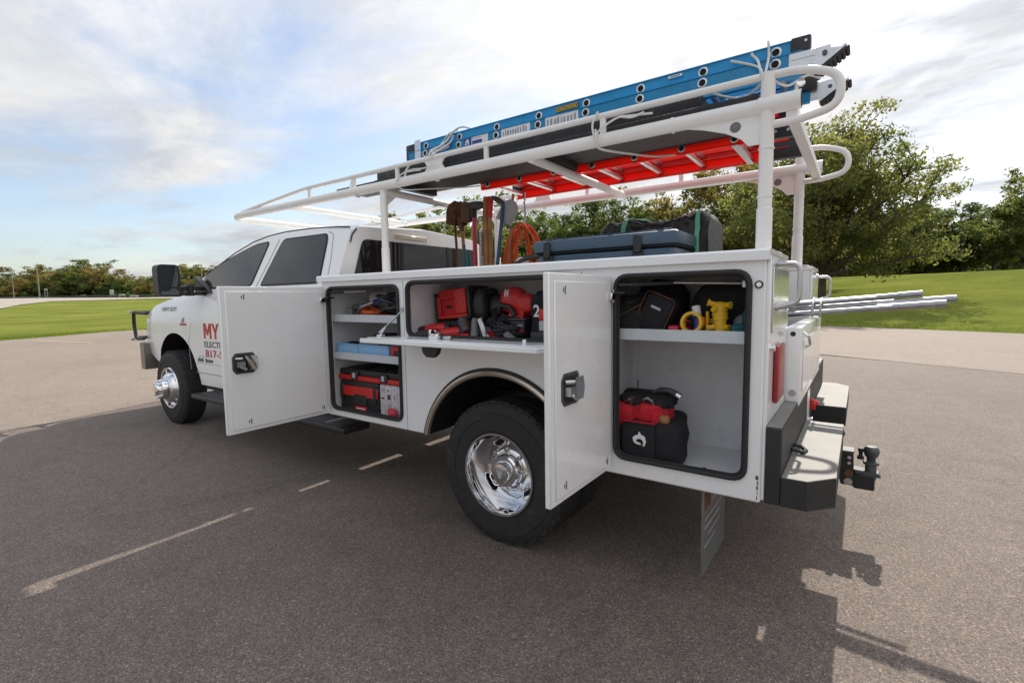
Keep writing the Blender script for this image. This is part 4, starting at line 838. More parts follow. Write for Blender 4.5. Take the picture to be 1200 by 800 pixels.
# fold-down door of the middle compartment
def fold(q):
    X = rot_x((0, .008, 1.088), 'X', R(3))
    q.box('body', .80, 1.955, .008, .325, 1.068, 1.094, .004, X=X); q.box('body', .83, 1.925, .03, .30, 1.0942, 1.1002, .003, X=X)
fd = part('fold_down_door', fold)
def fl(q):
    z = 1.108; q.prism('rubber', [(-.075, -.03), (.075, -.03), (.095, .015), (.075, .055), (-.075, .055), (-.095, .015)], (1.50, .165, z-.002), X1, Y1, (0, 0, .002))
    q.box('chrome', 1.49, 1.55, .15, .20, z, z+.030, .004); q.box('steel', 1.43, 1.48, .14, .17, z, z+.018, .004); q.box('chrome', 1.545, 1.56, .16, .19, z, z+.05, .003); q.cyl('steel', (1.51, .15, z+.03), (1.51, .19, z+.045), .006)
part('door_latch', fl, fd); part('door_striker', lambda q: q.box('chrome', .985, 1.005, .12, .13, 1.103, 1.123, .002), fd)
part('paddle_handle', lambda q: (q.prism('black', [(-.058, .0), (.058, .0), (.05, -.028), (.025, -.05), (-.02, -.052), (-.048, -.03)], (1.515, .20, 1.070), X1, Z1, (0, .03, 0)), q.cyl('black', (1.515, .215, 1.095), (1.515, .215, 1.06), .012)), fd)
part('support_cable', lambda q: (q.tube('steel', [(1.955, .0, 1.262), (1.96, .05, 1.215), (1.955, .19, 1.13)], .0045, 6), q.ball('steel', (1.955, .006, 1.262), .011), q.box('chrome', 1.92, 1.955, .17, .21, 1.107, 1.122, .003), q.cyl('steel', (1.94, .19, 1.12), (1.955, .14, 1.155), .008)), fd)

# ------------------------------------------------------------------ things carried on the rack
def superbox(q, m, c, h, e=.35, amp=.0, fr=6.0, seed=0, n=14, X=None, zflat=True):
    # rounded box with cloth-like dents
    from mathutils import noise as mn
    vs = []; fs = []; h = Vector(h); c = Vector(c)
    def sg(v, p): return math.copysign(abs(v)**p, v)
    N2 = n*2
    for i in range(n+1):
        ph = -math.pi/2+math.pi*i/n
        for j in range(N2):
            th = 2*math.pi*j/N2
            d = Vector((sg(math.cos(ph), e)*sg(math.cos(th), e), sg(math.cos(ph), e)*sg(math.sin(th), e), sg(math.sin(ph), e)))
            p = Vector((d.x*h.x, d.y*h.y, d.z*h.z))
            k = amp*mn.noise((p+c)*fr+Vector((seed*3.1, seed*1.7, 0))) + .5*amp*mn.noise((p+c)*fr*2.6+Vector((seed, 0, 5)))
            p = p+p.normalized()*k
            if zflat and p.z < -h.z: p.z = -h.z
            vs.append(c+p)
    for i in range(n):
        for j in range(N2): fs.append((i*N2+j, i*N2+(j+1) % N2, (i+1)*N2+(j+1) % N2, (i+1)*N2+j))
    q.add(vs, fs, m, X)
def piece(name, fn, parent, **kw):
    mb = MB(); fn(mb); return mb.build(name, parent, **kw)
def single(name, fn, loc, label, cat, group=None, **kw):
    mb = MB(); fn(mb); return tag(mb.build(name, None, loc, **kw), label, cat, group)
dk = thing('deck_board', 'long black rubber covered board lying on the rack under the blue ladder', 'board', (1.7, -.78, 2.164))
for x in (1.34, 2.648): piece('batten', lambda q: q.box('mat_rub', x-.03, x+.03, -1.02, -.53, 2.164, 2.2065, .003), dk)
piece('panel', lambda q: q.box('mat_rub', .13, 2.80, -1.055, -.520, 2.207, 2.226, .003), dk)
piece('nose_strip', lambda q: q.box('mat_rub', 2.801, 3.28, -.83, -.522, 2.207, 2.224, .003), dk)  # real board nose, widened inward to cut the ground sun streak short
piece('tray', lambda q: (q.box('mat_rub', .39, 2.80, -1.03, -.545, 2.2262, 2.296, .006),), dk)
def ladder(name, label, loc, x0, x1, yn, yf, z0, m, rung_x, zr, feet):
    t = thing(name, label, 'ladder', loc)
    H = .108; zl = [(z0, 0.0), (z0+.058, .012)]
    for (zb, ins), rx in zip(zl, (0.0, .006)):
        for y, s in ((yn-ins, -1), (yf+ins, 1)):
            piece('rail', lambda q: (q.box(m, x0+rx*8, x1-rx*8, y, y+s*.006, zb, zb+H, .001), q.box(m, x0+rx*8, x1-rx*8, y+s*.0062, y+s*.030, zb+H-.007, zb+H, .001), q.box(m, x0+rx*8, x1-rx*8, y+s*.0062, y+s*.030, zb, zb+.007, .001), q.tube(m, [(x0+rx*8, y-s*.001, zb+H-.004), (x1-rx*8, y-s*.001, zb+H-.004)], .0045, 6)), t)
    for (zb, ins), zz in zip(zl, zr):
        for x in rung_x:
            r = piece('rung', lambda q: q.tube('alu', [(x, yn-ins-.008, zz), (x, yf+ins+.008, zz)], .0165, 10), t)
            for y, s in ((yn-ins, 1), (yf+ins, -1)):
                piece('rung_plug', lambda q: (q.lathe('alu', [(.024, .0), (.024, .004), (.0165, .006), (.0150, .003), (.0145, -.012)], (x, y, zz), (0, s, 0), 16), q.lathe('dark', [(0, .0012), (.0146, .0012)], (x, y, zz), (0, s, 0), 14)), r)
    for y, s in ((yn, 1), (yf, -1)):
        piece('end_cap', lambda q: (q.box('black', x0-.030, x0+.05, y-s*.036-.001, y+s*.002, z0+.06, z0+.170, .008), q.lathe('alu', [(0, .004), (.006, .004)], (x0-.01, y+s*.0, z0+.145), (0, s, 0), 8)), t)
        piece('end_cap', lambda q: (q.box('black', x1-.06, x1+.030, y-s*.045, y-s*.0005, z0+.05, z0+.165, .012),), t)
        if feet:
            f = piece('ladder_foot', lambda q: (q.box('alu', x0-.105, x0+.055, y+s*.0005, y+s*.0045, z0+.012, z0+.100, .001), q.box('alu', x0-.05, x0+.045, y+s*.005, y+s*.0075, z0+.035, z0+.040), q.box('alu', x0-.05, x0+.045, y+s*.005, y+s*.0075, z0+.070, z0+.075), q.prism('alu', [(x0-.075, z0+.088), (x0-.165, z0+.072), (x0-.175, z0+.058), (x0-.055, z0-.010), (x0-.04, z0+.03)], (0, y+s*.006, 0), X1, Z1, (0, s*.005, 0)), q.cyl('dgrey', (x0-.085, y, z0+.066), (x0-.085, y+s*.02, z0+.066), .010), q.prism('alu', [(x0-.165, z0+.070), (x0-.045, z0-.012), (x0-.040, z0-.006), (x0-.160, z0+.076)], (0, y-s*.04, 0), X1, Z1, (0, s*.075, 0))), t)
            def tread(q):
                d = Vector((.12, 0, -.082)).normalized(); nn = Vector((-.082, 0, -.12)).normalized(); o = Vector((x0-.172, y-s*.04, z0+.066))
                q.prism('rubber', [(0, .0), (.15, .0), (.15, .008), (0, .008)], o, d, nn, (0, s*.075, 0))
                for k in range(8): q.prism('rubber', [(.004+.0185*k, .008), (.016+.0185*k, .008), (.016+.0185*k, .015), (.004+.0185*k, .015)], o, d, nn, (0, s*.075, 0))
            piece('foot_tread', tread, f)
        else:
            piece('ladder_foot', lambda q: (q.box('black', x0-.07, x0+.14, y-s*.040, y+s*.006, z0-.006, z0+.10, .008), q.lathe('alu', [(0, .004), (.008, .004)], (x0+.0, y+s*.0065, z0+.03), (0, s, 0), 8), q.lathe('alu', [(0, .004), (.008, .004)], (x0+.06, y+s*.0065, z0+.03), (0, s, 0), 8)), t)
    return t
BL = ladder('blue_ladder', 'blue fibreglass extension ladder lying on top of the rack', (1.25, -.83, 2.297), -.03, 2.52, -.62, -1.04, 2.298, 'lblue', [.08+.3235*k for k in range(8)], (2.371, 2.427), True)
RL = ladder('red_ladder', 'orange red fibreglass ladder lying on the rack crossbars beside the black board', (1.1, -1.33, 2.164), .07, 2.20, -1.075, -1.59, 2.166, 'lred', [.34+.298*k for k in range(7)], (2.20, 2.262), False)
piece('tread_step', lambda q: [q.box('decal_w', x-.018, x+.018, -1.59, -1.08, 2.163, 2.170, .002) for x in [.34]], RL)
yl = -.6195
for lx0, lx1, lz0, lz1 in ((1.322, 1.098, 2.334, 2.402), (1.655, 1.433, 2.345, 2.404)):
    dl = piece('data_label', lambda q: q.box('decal_w', lx1, lx0, yl-.001, yl+.0012, lz0, lz1), BL)
    def bars(q):
        g = random.Random(int(lx0*100)); x = lx0-.012
        while x > lx1+.02:
            w = g.uniform(.008, .016); q.box('decal_g', x-w, x, yl, yl+.0016, lz0+.010, lz1-.012-g.random()*.012); x -= w+g.uniform(.005, .012)
    piece('label_print', bars, dl)
dl = piece('rating_label', lambda q: q.box('decal_w', 1.764, 1.905, yl-.001, yl+.0012, 2.349, 2.400), BL)
piece('label_print', lambda q: (q.box('decal_b', 1.815, 1.90, yl, yl+.0016, 2.352, 2.374), q.box('decal_r', 1.82, 1.90, yl, yl+.0016, 2.386, 2.389)), dl)
dl = piece('pictogram_label', lambda q: q.box('decal_b', 1.915, 1.975, yl-.001, yl+.0012, 2.350, 2.398), BL)
piece('label_print', lambda q: q.prism('decal_w', [(0, 0), (.012, 0), (.012, .018), (.024, .018), (.024, 0), (.036, 0), (.036, .03), (.022, .042), (.010, .030), (0, .012)], (1.964, yl+.0012, 2.353), UX, UZ, (0, .0006, 0)), dl)
dl = piece('size_label', lambda q: q.box('decal_w', .505, .575, yl-.001, yl+.0012, 2.434, 2.446), BL)
piece('label_print', lambda q: q.box('decal_k', .515, .565, yl, yl+.0016, 2.438, 2.442), dl)
piece('caution_label', lambda q: (q.box('decal_k', 1.098, 1.25, yl-.003, yl+.0022, 2.4125, 2.4425), q.box('decal_y', 1.101, 1.247, yl-.003, yl+.0027, 2.4150, 2.4400), q.box('decal_k', 1.104, 1.244, yl-.003, yl+.0031, 2.4175, 2.4375), q.text('decal_y', 'CAUTION', (1.236, yl+.0034, 2.4205), UX, UZ, .124, .0135, .02)), BL)
def maker(q):
    def ell(m, a, b, d): q.prism(m, [(a*math.cos(t), b*math.sin(t)) for t in np.linspace(0, 2*math.pi, 28, endpoint=False)], (2.205, yl-.001+d, 2.380), UX, UZ, (0, .0012, 0))
    ell('decal_b', .118, .025, .001); ell('decal_w', .098, .0195, .0014); ell('decal_b', .088, .015, .0018); ell('decal_w', .084, .0125, .0022)
    q.text('decal_k', 'WERNER', (2.268, yl+.0028, 2.3735), UX, UZ, .126, .0135, .03, .15)
piece('maker_label', maker, BL)
piece('end_strap', lambda q: q.box('alu', 2.39, 2.45, yl-.001, yl+.004, 2.296, 2.478, .002), BL)
def rope(label, *paths, r=.006):
    o = Vector(paths[0][0]); mb = MB()
    for p in paths:
        P = [Vector(a) for a in p]; Q = []
        for i in range(len(P)-1):
            a, b, c, d = P[max(i-1, 0)], P[i], P[i+1], P[min(i+2, len(P)-1)]
            for k in range(6):
                t = k/6; Q.append(.5*((2*b)+(c-a)*t+(2*a-5*b+4*c-d)*t*t+(3*b-a-3*c+d)*t**3))
        mb.tube('rope', Q+[P[-1]], r, 6)
    return tag(mb.build('tie_rope', None, tuple(o)), label, 'rope', 'white tie ropes on the rack')
rope('white rope knotted over the front end of the blue ladder', [(2.13, -.455, 2.255), (2.135, -.45, 2.30), (2.12, -.59, 2.40), (2.05, -.612, 2.47), (1.98, -.63, 2.485), (1.96, -.75, 2.485)], [(2.13, -.46, 2.29), (2.16, -.60, 2.40), (2.10, -.611, 2.46), (2.06, -.66, 2.486)], [(2.12, -.45, 2.285), (2.09, -.60, 2.39), (2.06, -.611, 2.44)])
rope('white rope lashing the rear of the blue ladder to the rack post', [(.105, -.455, 2.255), (.115, -.47, 2.305), (.16, -.60, 2.38), (.235, -.610, 2.42), (.27, -.608, 2.435)], [(.11, -.456, 2.275), (.15, -.60, 2.40), (.175, -.611, 2.435), (.18, -.609, 2.448)], [(.10, -.455, 2.26), (.105, -.60, 2.40), (.11, -.613, 2.470), (.112, -.632, 2.480), (.12, -.75, 2.482)], [(.11, -.50, 2.262), (.20, -.56, 2.235), (.30, -.55, 2.265), (.34, -.50, 2.28)], [(.07, -.50, 2.26), (.02, -.58, 2.25), (-.05, -.62, 2.29), (-.10, -.60, 2.26)], r=.0055)
rope('white rope looped round the main rack tube near its middle', [(.90, -.436, 2.20), (.895, -.434, 2.14), (.89, -.47, 2.107), (.80, -.62, 2.10), (.72, -.85, 2.12), (.66, -1.02, 2.155)], [(.90, -.436, 2.17), (.86, -.432, 2.20), (.78, -.44, 2.235), (.72, -.45, 2.235), (.60, -.46, 2.225)], [(.905, -.437, 2.15), (.92, -.44, 2.23), (.895, -.455, 2.295)], [(.76, -.442, 2.238), (.70, -.44, 2.222), (.64, -.45, 2.236)])
rope('thin white cord tied under the front of the rack tube', [(2.46, -.44, 2.16), (2.40, -.436, 2.20), (2.30, -.44, 2.215), (2.20, -.45, 2.21), (2.08, -.445, 2.215)], [(2.46, -.44, 2.17), (2.44, -.47, 2.105), (2.30, -.60, 2.11), (2.12, -.80, 2.13), (2.05, -.92, 2.155)], [(2.45, -.44, 2.185), (2.36, -.436, 2.205), (2.22, -.442, 2.20)], r=.0045)
# ------------------------------------------------------------------ hand tools standing in the bed
TG = 'long handled tools standing behind the cab'
def stick(name, label, p0, p1, r, m, head=None, cat='tool', extra=None):
    t = thing(name, label, cat, p0, TG); piece('handle', lambda q: q.tube(m, [p0, tuple(np.array(p0)*.5+np.array(p1)*.5), p1], [r, r*.95, r*.9], 10), t)
    if head: head(t)
    return t
YT = -1.2
part('tool_rack', lambda q: (q.box('under', 1.95, 2.72, -1.29, -1.26, 1.36, 1.40, .004), q.box('under', 1.96, 2.0, -1.29, -1.26, .952, 1.36), q.box('under', 2.67, 2.71, -1.29, -1.26, .952, 1.36)))
def shovel_head(t, c, w, h, m, tilt):
    def fn(q):
        V = []; F = []; rows = 7; cols = 7
        for i in range(rows+1):
            v = i/rows; ww = w*(1-.0*v) if v < .55 else w*math.sqrt(max(.02, 1-((v-.55)/.47)**2)); 
            for j in range(cols+1):
                u = j/cols*2-1; V.append((u*ww/2, -.035*(1-u*u)+.02*v, -h/2+h*v))
        for i in range(rows):
            for j in range(cols): a = i*(cols+1)+j; F.append((a, a+1, a+cols+2, a+cols+1))
        k = len(V); V2 = V+[(x, y-.004, z) for x, y, z in V]; F2 = F+[tuple(k+i for i in reversed(f)) for f in F]
        for j in range(cols): F2.append((j, j+1, k+j+1, k+j))
        X = Matrix.Translation(Vector(c)) @ Matrix.Rotation(tilt[1], 4, 'Y') @ Matrix.Rotation(tilt[0], 4, 'X') @ Matrix.Rotation(tilt[2], 4, 'Z')
        q.add(V2, F2, m, X)
    piece('blade', fn, t)
stick('shovel', 'rusty square shovel held blade up at the left of the tool cluster', (2.44, YT, .955), (2.50, YT+.02, 1.98), .016, 'wood', lambda t: (shovel_head(t, (2.535, YT+.03, 2.035), .20, .20, 'rust', (R(6), R(-4), R(15))), piece('collar', lambda q: q.tube('rust', [(2.49, YT+.02, 1.88), (2.51, YT+.02, 1.99)], [.02, .026], 8), t)))
stick('leather_mallet', 'brown leather wrapped tool with thin dark shaft left of the post', (2.52, YT+.02, .955), (2.57, YT+.03, 2.04), .012, 'rust', lambda t: piece('wrap', lambda q: superbox(q, 'brown', (2.43, YT+.03, 2.03), (.05, .03, .085), .5, .015, 12, 3), t))
stick('rake', 'dark steel headed rake on a black and green shaft', (2.36, YT, .955), (2.375, YT, 2.10), .017, 'teal', lambda t: (piece('rake_head', lambda q: (superbox(q, 'dgrey', (2.35, YT+.02, 2.075), (.10, .03, .035), .6, .01, 14, 2), q.tube('black', [(2.372, YT, 1.95), (2.374, YT, 2.06)], .022, 8)), t),))
stick('pry_bar', 'pinkish red handled bar standing beside the dark post', (2.338, YT+.045, .955), (2.342, YT+.045, 1.975), .0185, 'handred', lambda t: piece('sleeve', lambda q: q.tube('black', [(2.342, YT+.045, 1.975), (2.344, YT+.045, 2.05)], .021, 10), t))
stick('threaded_bar', 'grey threaded steel bar between the red bar and the wooden handles', (2.285, YT+.03, .955), (2.288, YT+.03, 1.875), .014, 'steel', lambda t: piece('thread', lambda q: [q.tube('dgrey', [(2.286, YT+.03, 1.5+.02*i), (2.286, YT+.03, 1.508+.02*i)], .0175, 8) for i in range(18)], t))
stick('sledge_hammer', 'thick wooden handle standing in the middle of the tools', (2.225, YT+.03, .955), (2.228, YT+.03, 2.13), .023, 'wood')
stick('broom', 'second wooden handle partly hidden behind the thick one', (2.30, YT-.03, .955), (2.285, YT-.03, 2.12), .020, 'wood')
stick('mattock', 'wooden handle with red painted top', (2.165, YT+.03, .955), (2.19, YT+.03, 1.98), .017, 'wood', lambda t: (piece('painted_top', lambda q: q.tube('red', [(2.188, YT+.03, 1.96), (2.178, YT+.03, 2.125)], [.020, .026], 10), t), piece('pick_head', lambda q: q.tube('dgrey', [(2.15, YT+.05, 2.115), (2.08, YT+.05, 2.085), (2.02, YT+.05, 2.05)], [.014, .028, .022], 8), t)))
stick('spade', 'blue handled spade leaning to the right with a grey blade', (2.185, YT+.06, .955), (2.03, YT+.06, 2.05), .016, 'hblue', lambda t: shovel_head(t, (1.985, YT+.05, 1.985), .15, .18, 'lgrey', (R(10), R(-28), R(10))))
stick('hoe', 'thin wooden handle crossing behind the blue spade', (2.12, YT-.02, .955), (1.99, YT-.02, 2.13), .012, 'wood')
stick('bolt_cutter', 'short teal handled cutter standing at the left foot of the tools', (2.42, YT+.06, 1.20), (2.445, YT+.06, 1.76), .014, 'teal', lambda t: (piece('handle', lambda q: q.tube('teal', [(2.39, YT+.06, 1.20), (2.405, YT+.06, 1.70)], .014, 8), t), piece('jaw', lambda q: q.box('dgrey', 2.385, 2.435, YT+.04, YT+.08, .955, 1.21, .01), t)))
# orange cord hanging from the red ladder
oc = thing('extension_cord', 'orange extension cord hanging in a long coil from the red ladder', 'cord', (1.98, -1.36, 2.16))
def coil(q):
    g = random.Random(3)
    for i in range(13):
        a = g.uniform(.03, .165); b = g.uniform(.27, .35); cx0 = 1.99+g.uniform(-.02, .02); y0 = -1.35+g.uniform(-.04, .04); tw = g.uniform(-.3, .3); P = []
        for k in range(26):
            t = 2*math.pi*k/26; w = a*(1-.25*math.cos(t))
            P.append((cx0+w*math.sin(t)*.98+g.uniform(-.004, .004), y0+.03*math.sin(t+tw), 1.615+g.uniform(-.003, .003)+b*math.cos(t)*.86 + (0 if math.cos(t) > -.8 else .01)))
        zmax = max(p[2] for p in P); P = [(x, y, z+(1.915-zmax)-g.uniform(0, .02)) for x, y, z in P]
        q.tube('orange', P, .0075, 6, True)
piece('coil', coil, oc)
piece('hook', lambda q: (q.tube('steel', [(1.98, -1.35, 1.90), (1.965, -1.36, 2.0), (1.985, -1.37, 2.08), (1.98, -1.38, 2.165)], .006, 6), [q.ball('steel', (1.975+.006*(i % 2), -1.362, 1.93+.03*i), .011, .007, .016, 8) for i in range(7)], q.tube('orange', [(2.0, -1.33, 1.86), (1.98, -1.32, 1.80), (2.0, -1.33, 1.74)], .012, 6)), oc)
single('plastic_jug', lambda q: (superbox(q, 'decal_w', (1.965, -1.30, 1.50), (.05, .05, .14), .5), q.box('decal_w', 1.92, 2.01, -1.345, -1.255, .952, 1.37, .01)), (1.965, -1.30, .952), 'white plastic jug standing behind the lower end of the orange coil', 'jug')
single('black_hose', lambda q: [q.tube('rubber', fillet([(1.84, -.72-.03*i, 1.372+.02*i), (1.62, -.70-.03*i, 1.56+.012*i), (1.38, -.72-.03*i, 1.585+.012*i), (1.34, -.72-.03*i, 1.40)], .15, 6), .011, 8) for i in range(3)], (1.6, -.7, 1.36), 'black hose looped up beside the left end of the blue chest', 'hose')
ch = thing('storage_chest', 'slate blue lidded chest with black latches standing in the truck bed', 'chest', (.92, -.83, 1.362))
cx0_, cx1_ = .52, 1.445
piece('chest_body', lambda q: (q.box('cooler', cx0_+.02, cx1_-.02, -1.0, -.665, 1.363, 1.585, .03), q.box('cooler', 1.02, 1.28, -.6655, -.655, 1.50, 1.56, .006), q.box('cooler', cx0_+.06, cx0_+.30, -.6655, -.658, 1.40, 1.575, .006)), ch)
piece('chest_lid', lambda q: (q.box('cooler', cx0_, cx1_, -1.015, -.65, 1.595, 1.672, .022), q.box('cooler', cx0_+.05, cx1_-.05, -.98, -.68, 1.672, 1.682, .004)), ch)
piece('lid_gasket', lambda q: q.box('dark', cx0_+.02, cx1_-.02, -1.0, -.664, 1.586, 1.594), ch)
for x in (1.335, .745):
    piece('chest_latch', lambda q: (q.box('black', x-.024, x+.024, -.649, -.636, 1.555, 1.655, .006), q.box('black', x-.032, x+.032, -.664, -.645, 1.52, 1.575, .005)), ch)
tb = thing('tarp_bundle', 'black tarp wrapped bundle tied with green straps behind the blue chest', 'bundle', (.95, -1.22, 1.362))
def tarp_top(x):
    u = (x-.46)/.72; t = 1.800+.012*math.exp(-((u-.14)/.15)**2)-.012*math.exp(-((u-.42)/.2)**2)
    return t-.06*max(0, (u-.88)/.12)**2-.03*max(0, (.05-u)/.05)
def tarp_pt(x, t, d=0.0):
    from mathutils import noise as mn
    cc, ss = math.cos(t), math.sin(t); ee = .30; top = tarp_top(x)
    y = -1.215+.185*math.copysign(abs(cc)**ee, cc); z = 1.363+(top-1.363)*(.5+.5*math.copysign(abs(ss)**ee, ss))
    k = .020*mn.noise(Vector((x*5+2*z, y*8, z*9)))+.018*mn.noise(Vector((x*16, y*10-z*14, z*10)))+.012*mn.noise(Vector((x*34-z*20, y*18, z*26)))+d
    return (x, y+cc*k, max(1.363, z+k*max(ss, -.2)))
def tarpm(q):
    nx_, n_ = 56, 56; V = []; F = []
    for i in range(nx_+1):
        for j in range(n_): V.append(tarp_pt(.46+.72*i/nx_, 2*math.pi*j/n_))
    for i in range(nx_):
        for j in range(n_): F.append((i*n_+j, i*n_+(j+1) % n_, (i+1)*n_+(j+1) % n_, (i+1)*n_+j))
    F.append(tuple(range(n_))); F.append(tuple(nx_*n_+j for j in range(n_)))
    q.add(V, F, 'tarp')
piece('tarp', tarpm, tb)
def strap(q, x, w, lean=0):
    V = []; k = 26
    for i in range(k+1):
        t = R(-12)+R(200)*i/k
        for s in (-1, 1):
            for d in (.004, .007): V.append(tarp_pt(x+s*w/2+lean*math.sin(t), t, d))
    F = []
    for i in range(k):
        a = i*4; b = a+4; F += [(a+1, b+1, b+3, a+3), (a, a+2, b+2, b), (a, b, b+1, a+1), (a+2, a+3, b+3, b+2)]
    q.add(V, F, 'green')
piece('strap', lambda q: strap(q, .525, .028), tb); piece('strap', lambda q: strap(q, 1.00, .028, -.03), tb)
piece('strap', lambda q: q.add([tarp_pt(x, t, .006) for x in np.linspace(.72, .96, 9) for t in (R(66), R(82))], [(2*i, 2*i+1, 2*i+3, 2*i+2) for i in range(8)], 'green'), tb)
# conduits
CG = 'bare steel conduits sticking out over the tailgate'
def conduit(x1, y, z1, r, label, coup, xi=2.2):
    sl_ = -.085; z = lambda x: z1+sl_*(x-x1)
    t = thing('conduit', label, 'conduit', (x1, y, z1), CG)
    piece('pipe', lambda q: q.tube('galv', [(xi, y, z(xi)), (x1, y, z1)], r, 12), t)
    piece('bore', lambda q: q.lathe('dark', [(0, 0), (r*.85, 0)], (x1-.0006, y, z1), (-1, 0, 0), 12), t)
    if coup: piece('coupling', lambda q: q.tube('galv', [(x1+coup, y, z(x1+coup)), (x1-.004, y, z1)], r*1.2, 12), t)
conduit(-.700, -1.500, 1.277, .0165, 'thick steel conduit reaching farthest out to the right', .15)
conduit(-.655, -1.455, 1.252, .0165, 'steel conduit with its end just short of the farthest one', .30)
conduit(-.560, -1.530, 1.305, .0150, 'thin upper steel conduit with a short coupling at its tip', .10)
conduit(-.440, -1.570, 1.262, .0125, 'short thin steel conduit lying among the upper ones', 0)
conduit(-.360, -1.490, 1.284, .0125, 'shortest steel conduit, lying on top of the stack of pipes', 0)
conduit(-.430, -1.418, 1.232, .0150, 'steel conduit lying along the near side of the stack', .0)
single('wire_tie', lambda q: [q.tube('lgrey', [(x, -1.396, 1.20), (x, -1.41, 1.228), (x, -1.48, 1.276), (x, -1.55, 1.285), (x, -1.592, 1.24), (x, -1.575, 1.20), (x, -1.49, 1.186), (x, -1.41, 1.178)], .006, 6, True) for x in (-.05, -.09)], (-.05, -1.45, 1.18), 'pale wire ties wrapped round the conduits at the tailgate', 'wire')

# ------------------------------------------------------------------ things in the front compartment
def tangle(q, m, c, h, n, r, seed, loops=True):
    g = random.Random(seed); c = Vector(c)
    for i in range(n):
        o = c+Vector((g.uniform(-.3, .3)*h[0], g.uniform(-.3, .3)*h[1], g.uniform(-.35, .15)*h[2])); a = Vector((g.uniform(-1, 1), g.uniform(-.6, .6), g.uniform(-.4, .4))).normalized(); b = a.cross(Vector((g.uniform(-.4, .4), g.uniform(-1, 1), .8))).normalized(); R1 = g.uniform(.45, .75); R2 = g.uniform(.3, .7); P = []
        for k in range(18):
            t = 2*math.pi*k/18; v = a*math.cos(t)*R1+b*math.sin(t)*R2
            z = max(c.z-h[2]+r, o.z+v.z*h[2]); P.append((o.x+v.x*h[0]+g.uniform(-.004, .004), o.y+v.y*h[1], z))
        q.tube(m, P, r, 6, True)
tbx = thing('tool_box', 'black and red tool box on the floor of the front compartment', 'tool box', (2.50, -.25, .549))
piece('box_body', lambda q: (q.box('black', 2.305, 2.715, -.44, -.075, .5495, .765, .012), q.box('black', 2.42, 2.56, -.0755, -.066, .60, .675, .006), q.box('black', 2.32, 2.35, -.076, -.062, .62, .74, .004), q.box('black', 2.67, 2.70, -.076, -.062, .62, .74, .004)), tbx)
piece('red_band', lambda q: q.box('red', 2.308, 2.712, -.0752, -.068, .655, .725, .003), tbx)
piece('name_plate', lambda q: (q.box('red', 2.43, 2.55, -.0757, -.069, .565, .590, .002), q.box('decal_w', 2.445, 2.535, -.0691, -.068, .571, .579)), tbx)
orgz = thing('parts_organiser', 'flat red case with a black lid on top of the tool box', 'case', (2.4, -.25, .766))
piece('case_body', lambda q: q.box('red', 2.06, 2.722, -.45, -.065, .7665, .800, .008), orgz)
piece('case_lid', lambda q: (q.box('black', 2.07, 2.715, -.445, -.075, .8005, .842, .008), [q.box('black', x, x+.16, -.40, -.12, .8425, .850, .004) for x in (2.10, 2.30, 2.51)]), orgz)
for x in (2.20, 2.50): piece('case_latch', lambda q: (q.box('black', x, x+.07, -.076, -.058, .775, .832, .004), q.box('lgrey', x+.02, x+.05, -.0585, -.055, .785, .822, .002)), orgz)
cl = thing('clear_organiser', 'clear plastic small parts box standing beside the tool box', 'box', (2.18, -.15, .549))
piece('clear_case', lambda q: (q.box('clear', 2.065, 2.295, -.15, -.078, .5495, .762, .008), [q.box('lgrey', 2.065, 2.295, -.0782, -.0765, z, z+.004) for z in (.60, .655, .71)], [q.box('lgrey', x, x+.004, -.0782, -.0765, .553, .76) for x in (2.12, 2.18, 2.24)]), cl)
piece('contents', lambda q: [q.box(random.choice(['steel', 'lgrey', 'decal_g', 'brown']), x+random.random()*.02, x+.035, -.0782, -.0772, z+.006, z+.012+random.random()*.03) for x in (2.07, 2.125, 2.185, 2.245) for z in (.604, .659, .714)], cl)
single('pink_bag', lambda q: superbox(q, 'handred', (2.15, -.055, .585), (.045, .018, .036), .8, .012, 30, 2), (2.15, -.055, .549), 'small crumpled red bag at the foot of the clear parts box', 'bag')
def binbox(x0, x1, m, label, nm='parts_bin', h=.075):
    t = thing(nm, label, 'bin', ((x0+x1)/2, -.2, .946))
    def fn(q):
        z0, z1 = .9462, .9462+h
        q.box(m, x0, x1, -.38, -.055, z0, z0+.004); q.box(m, x0, x1, -.0595, -.055, z0+.0045, z1, .001); q.box(m, x0, x1, -.38, -.3755, z0+.0045, z1); q.box(m, x0, x0+.0045, -.3750, -.0600, z0+.0045, z1); q.box(m, x1-.0045, x1, -.3750, -.0600, z0+.0045, z1); q.tube(m, [(x0, -.053, z1-.003), (x1, -.053, z1-.003)], .004, 6)
    piece('tray', fn, t); piece('contents', lambda q: [superbox(q, random.choice(['black', 'grey', 'red', 'steel', 'black']), (random.uniform(x0+.04, x1-.04), random.uniform(-.33, -.12), .975+random.random()*.03), (.03, .03, .022), .5, .004, 20, k, 6) for k in range(7)], t)
binbox(2.475, 2.705, 'bin', 'light blue bin at the left of the middle shelf')
binbox(2.165, 2.468, 'bin', 'light blue bin on the middle shelf half under the folded down door')
single('red_case', lambda q: (q.box('red', 2.03, 2.15, -.30, -.06, .9462, 1.015, .006), q.box('black', 2.06, 2.12, -.0605, -.054, .965, .995, .003)), (2.09, -.2, .946), 'small red case at the right end of the middle shelf', 'case')
single('black_pouch', lambda q: superbox(q, 'cloth', (2.40, -.28, 1.035), (.13, .07, .045), .6, .02, 14, 5), (2.40, -.28, .99), 'black pouch lying on top of the light blue bins', 'pouch')
single('wire_bundle', lambda q: tangle(q, 'alu', (2.60, -.17, 1.245), (.10, .09, .042), 16, .006, 5), (2.60, -.17, 1.204), 'tangle of bright silver wire at the left of the top shelf', 'wire')
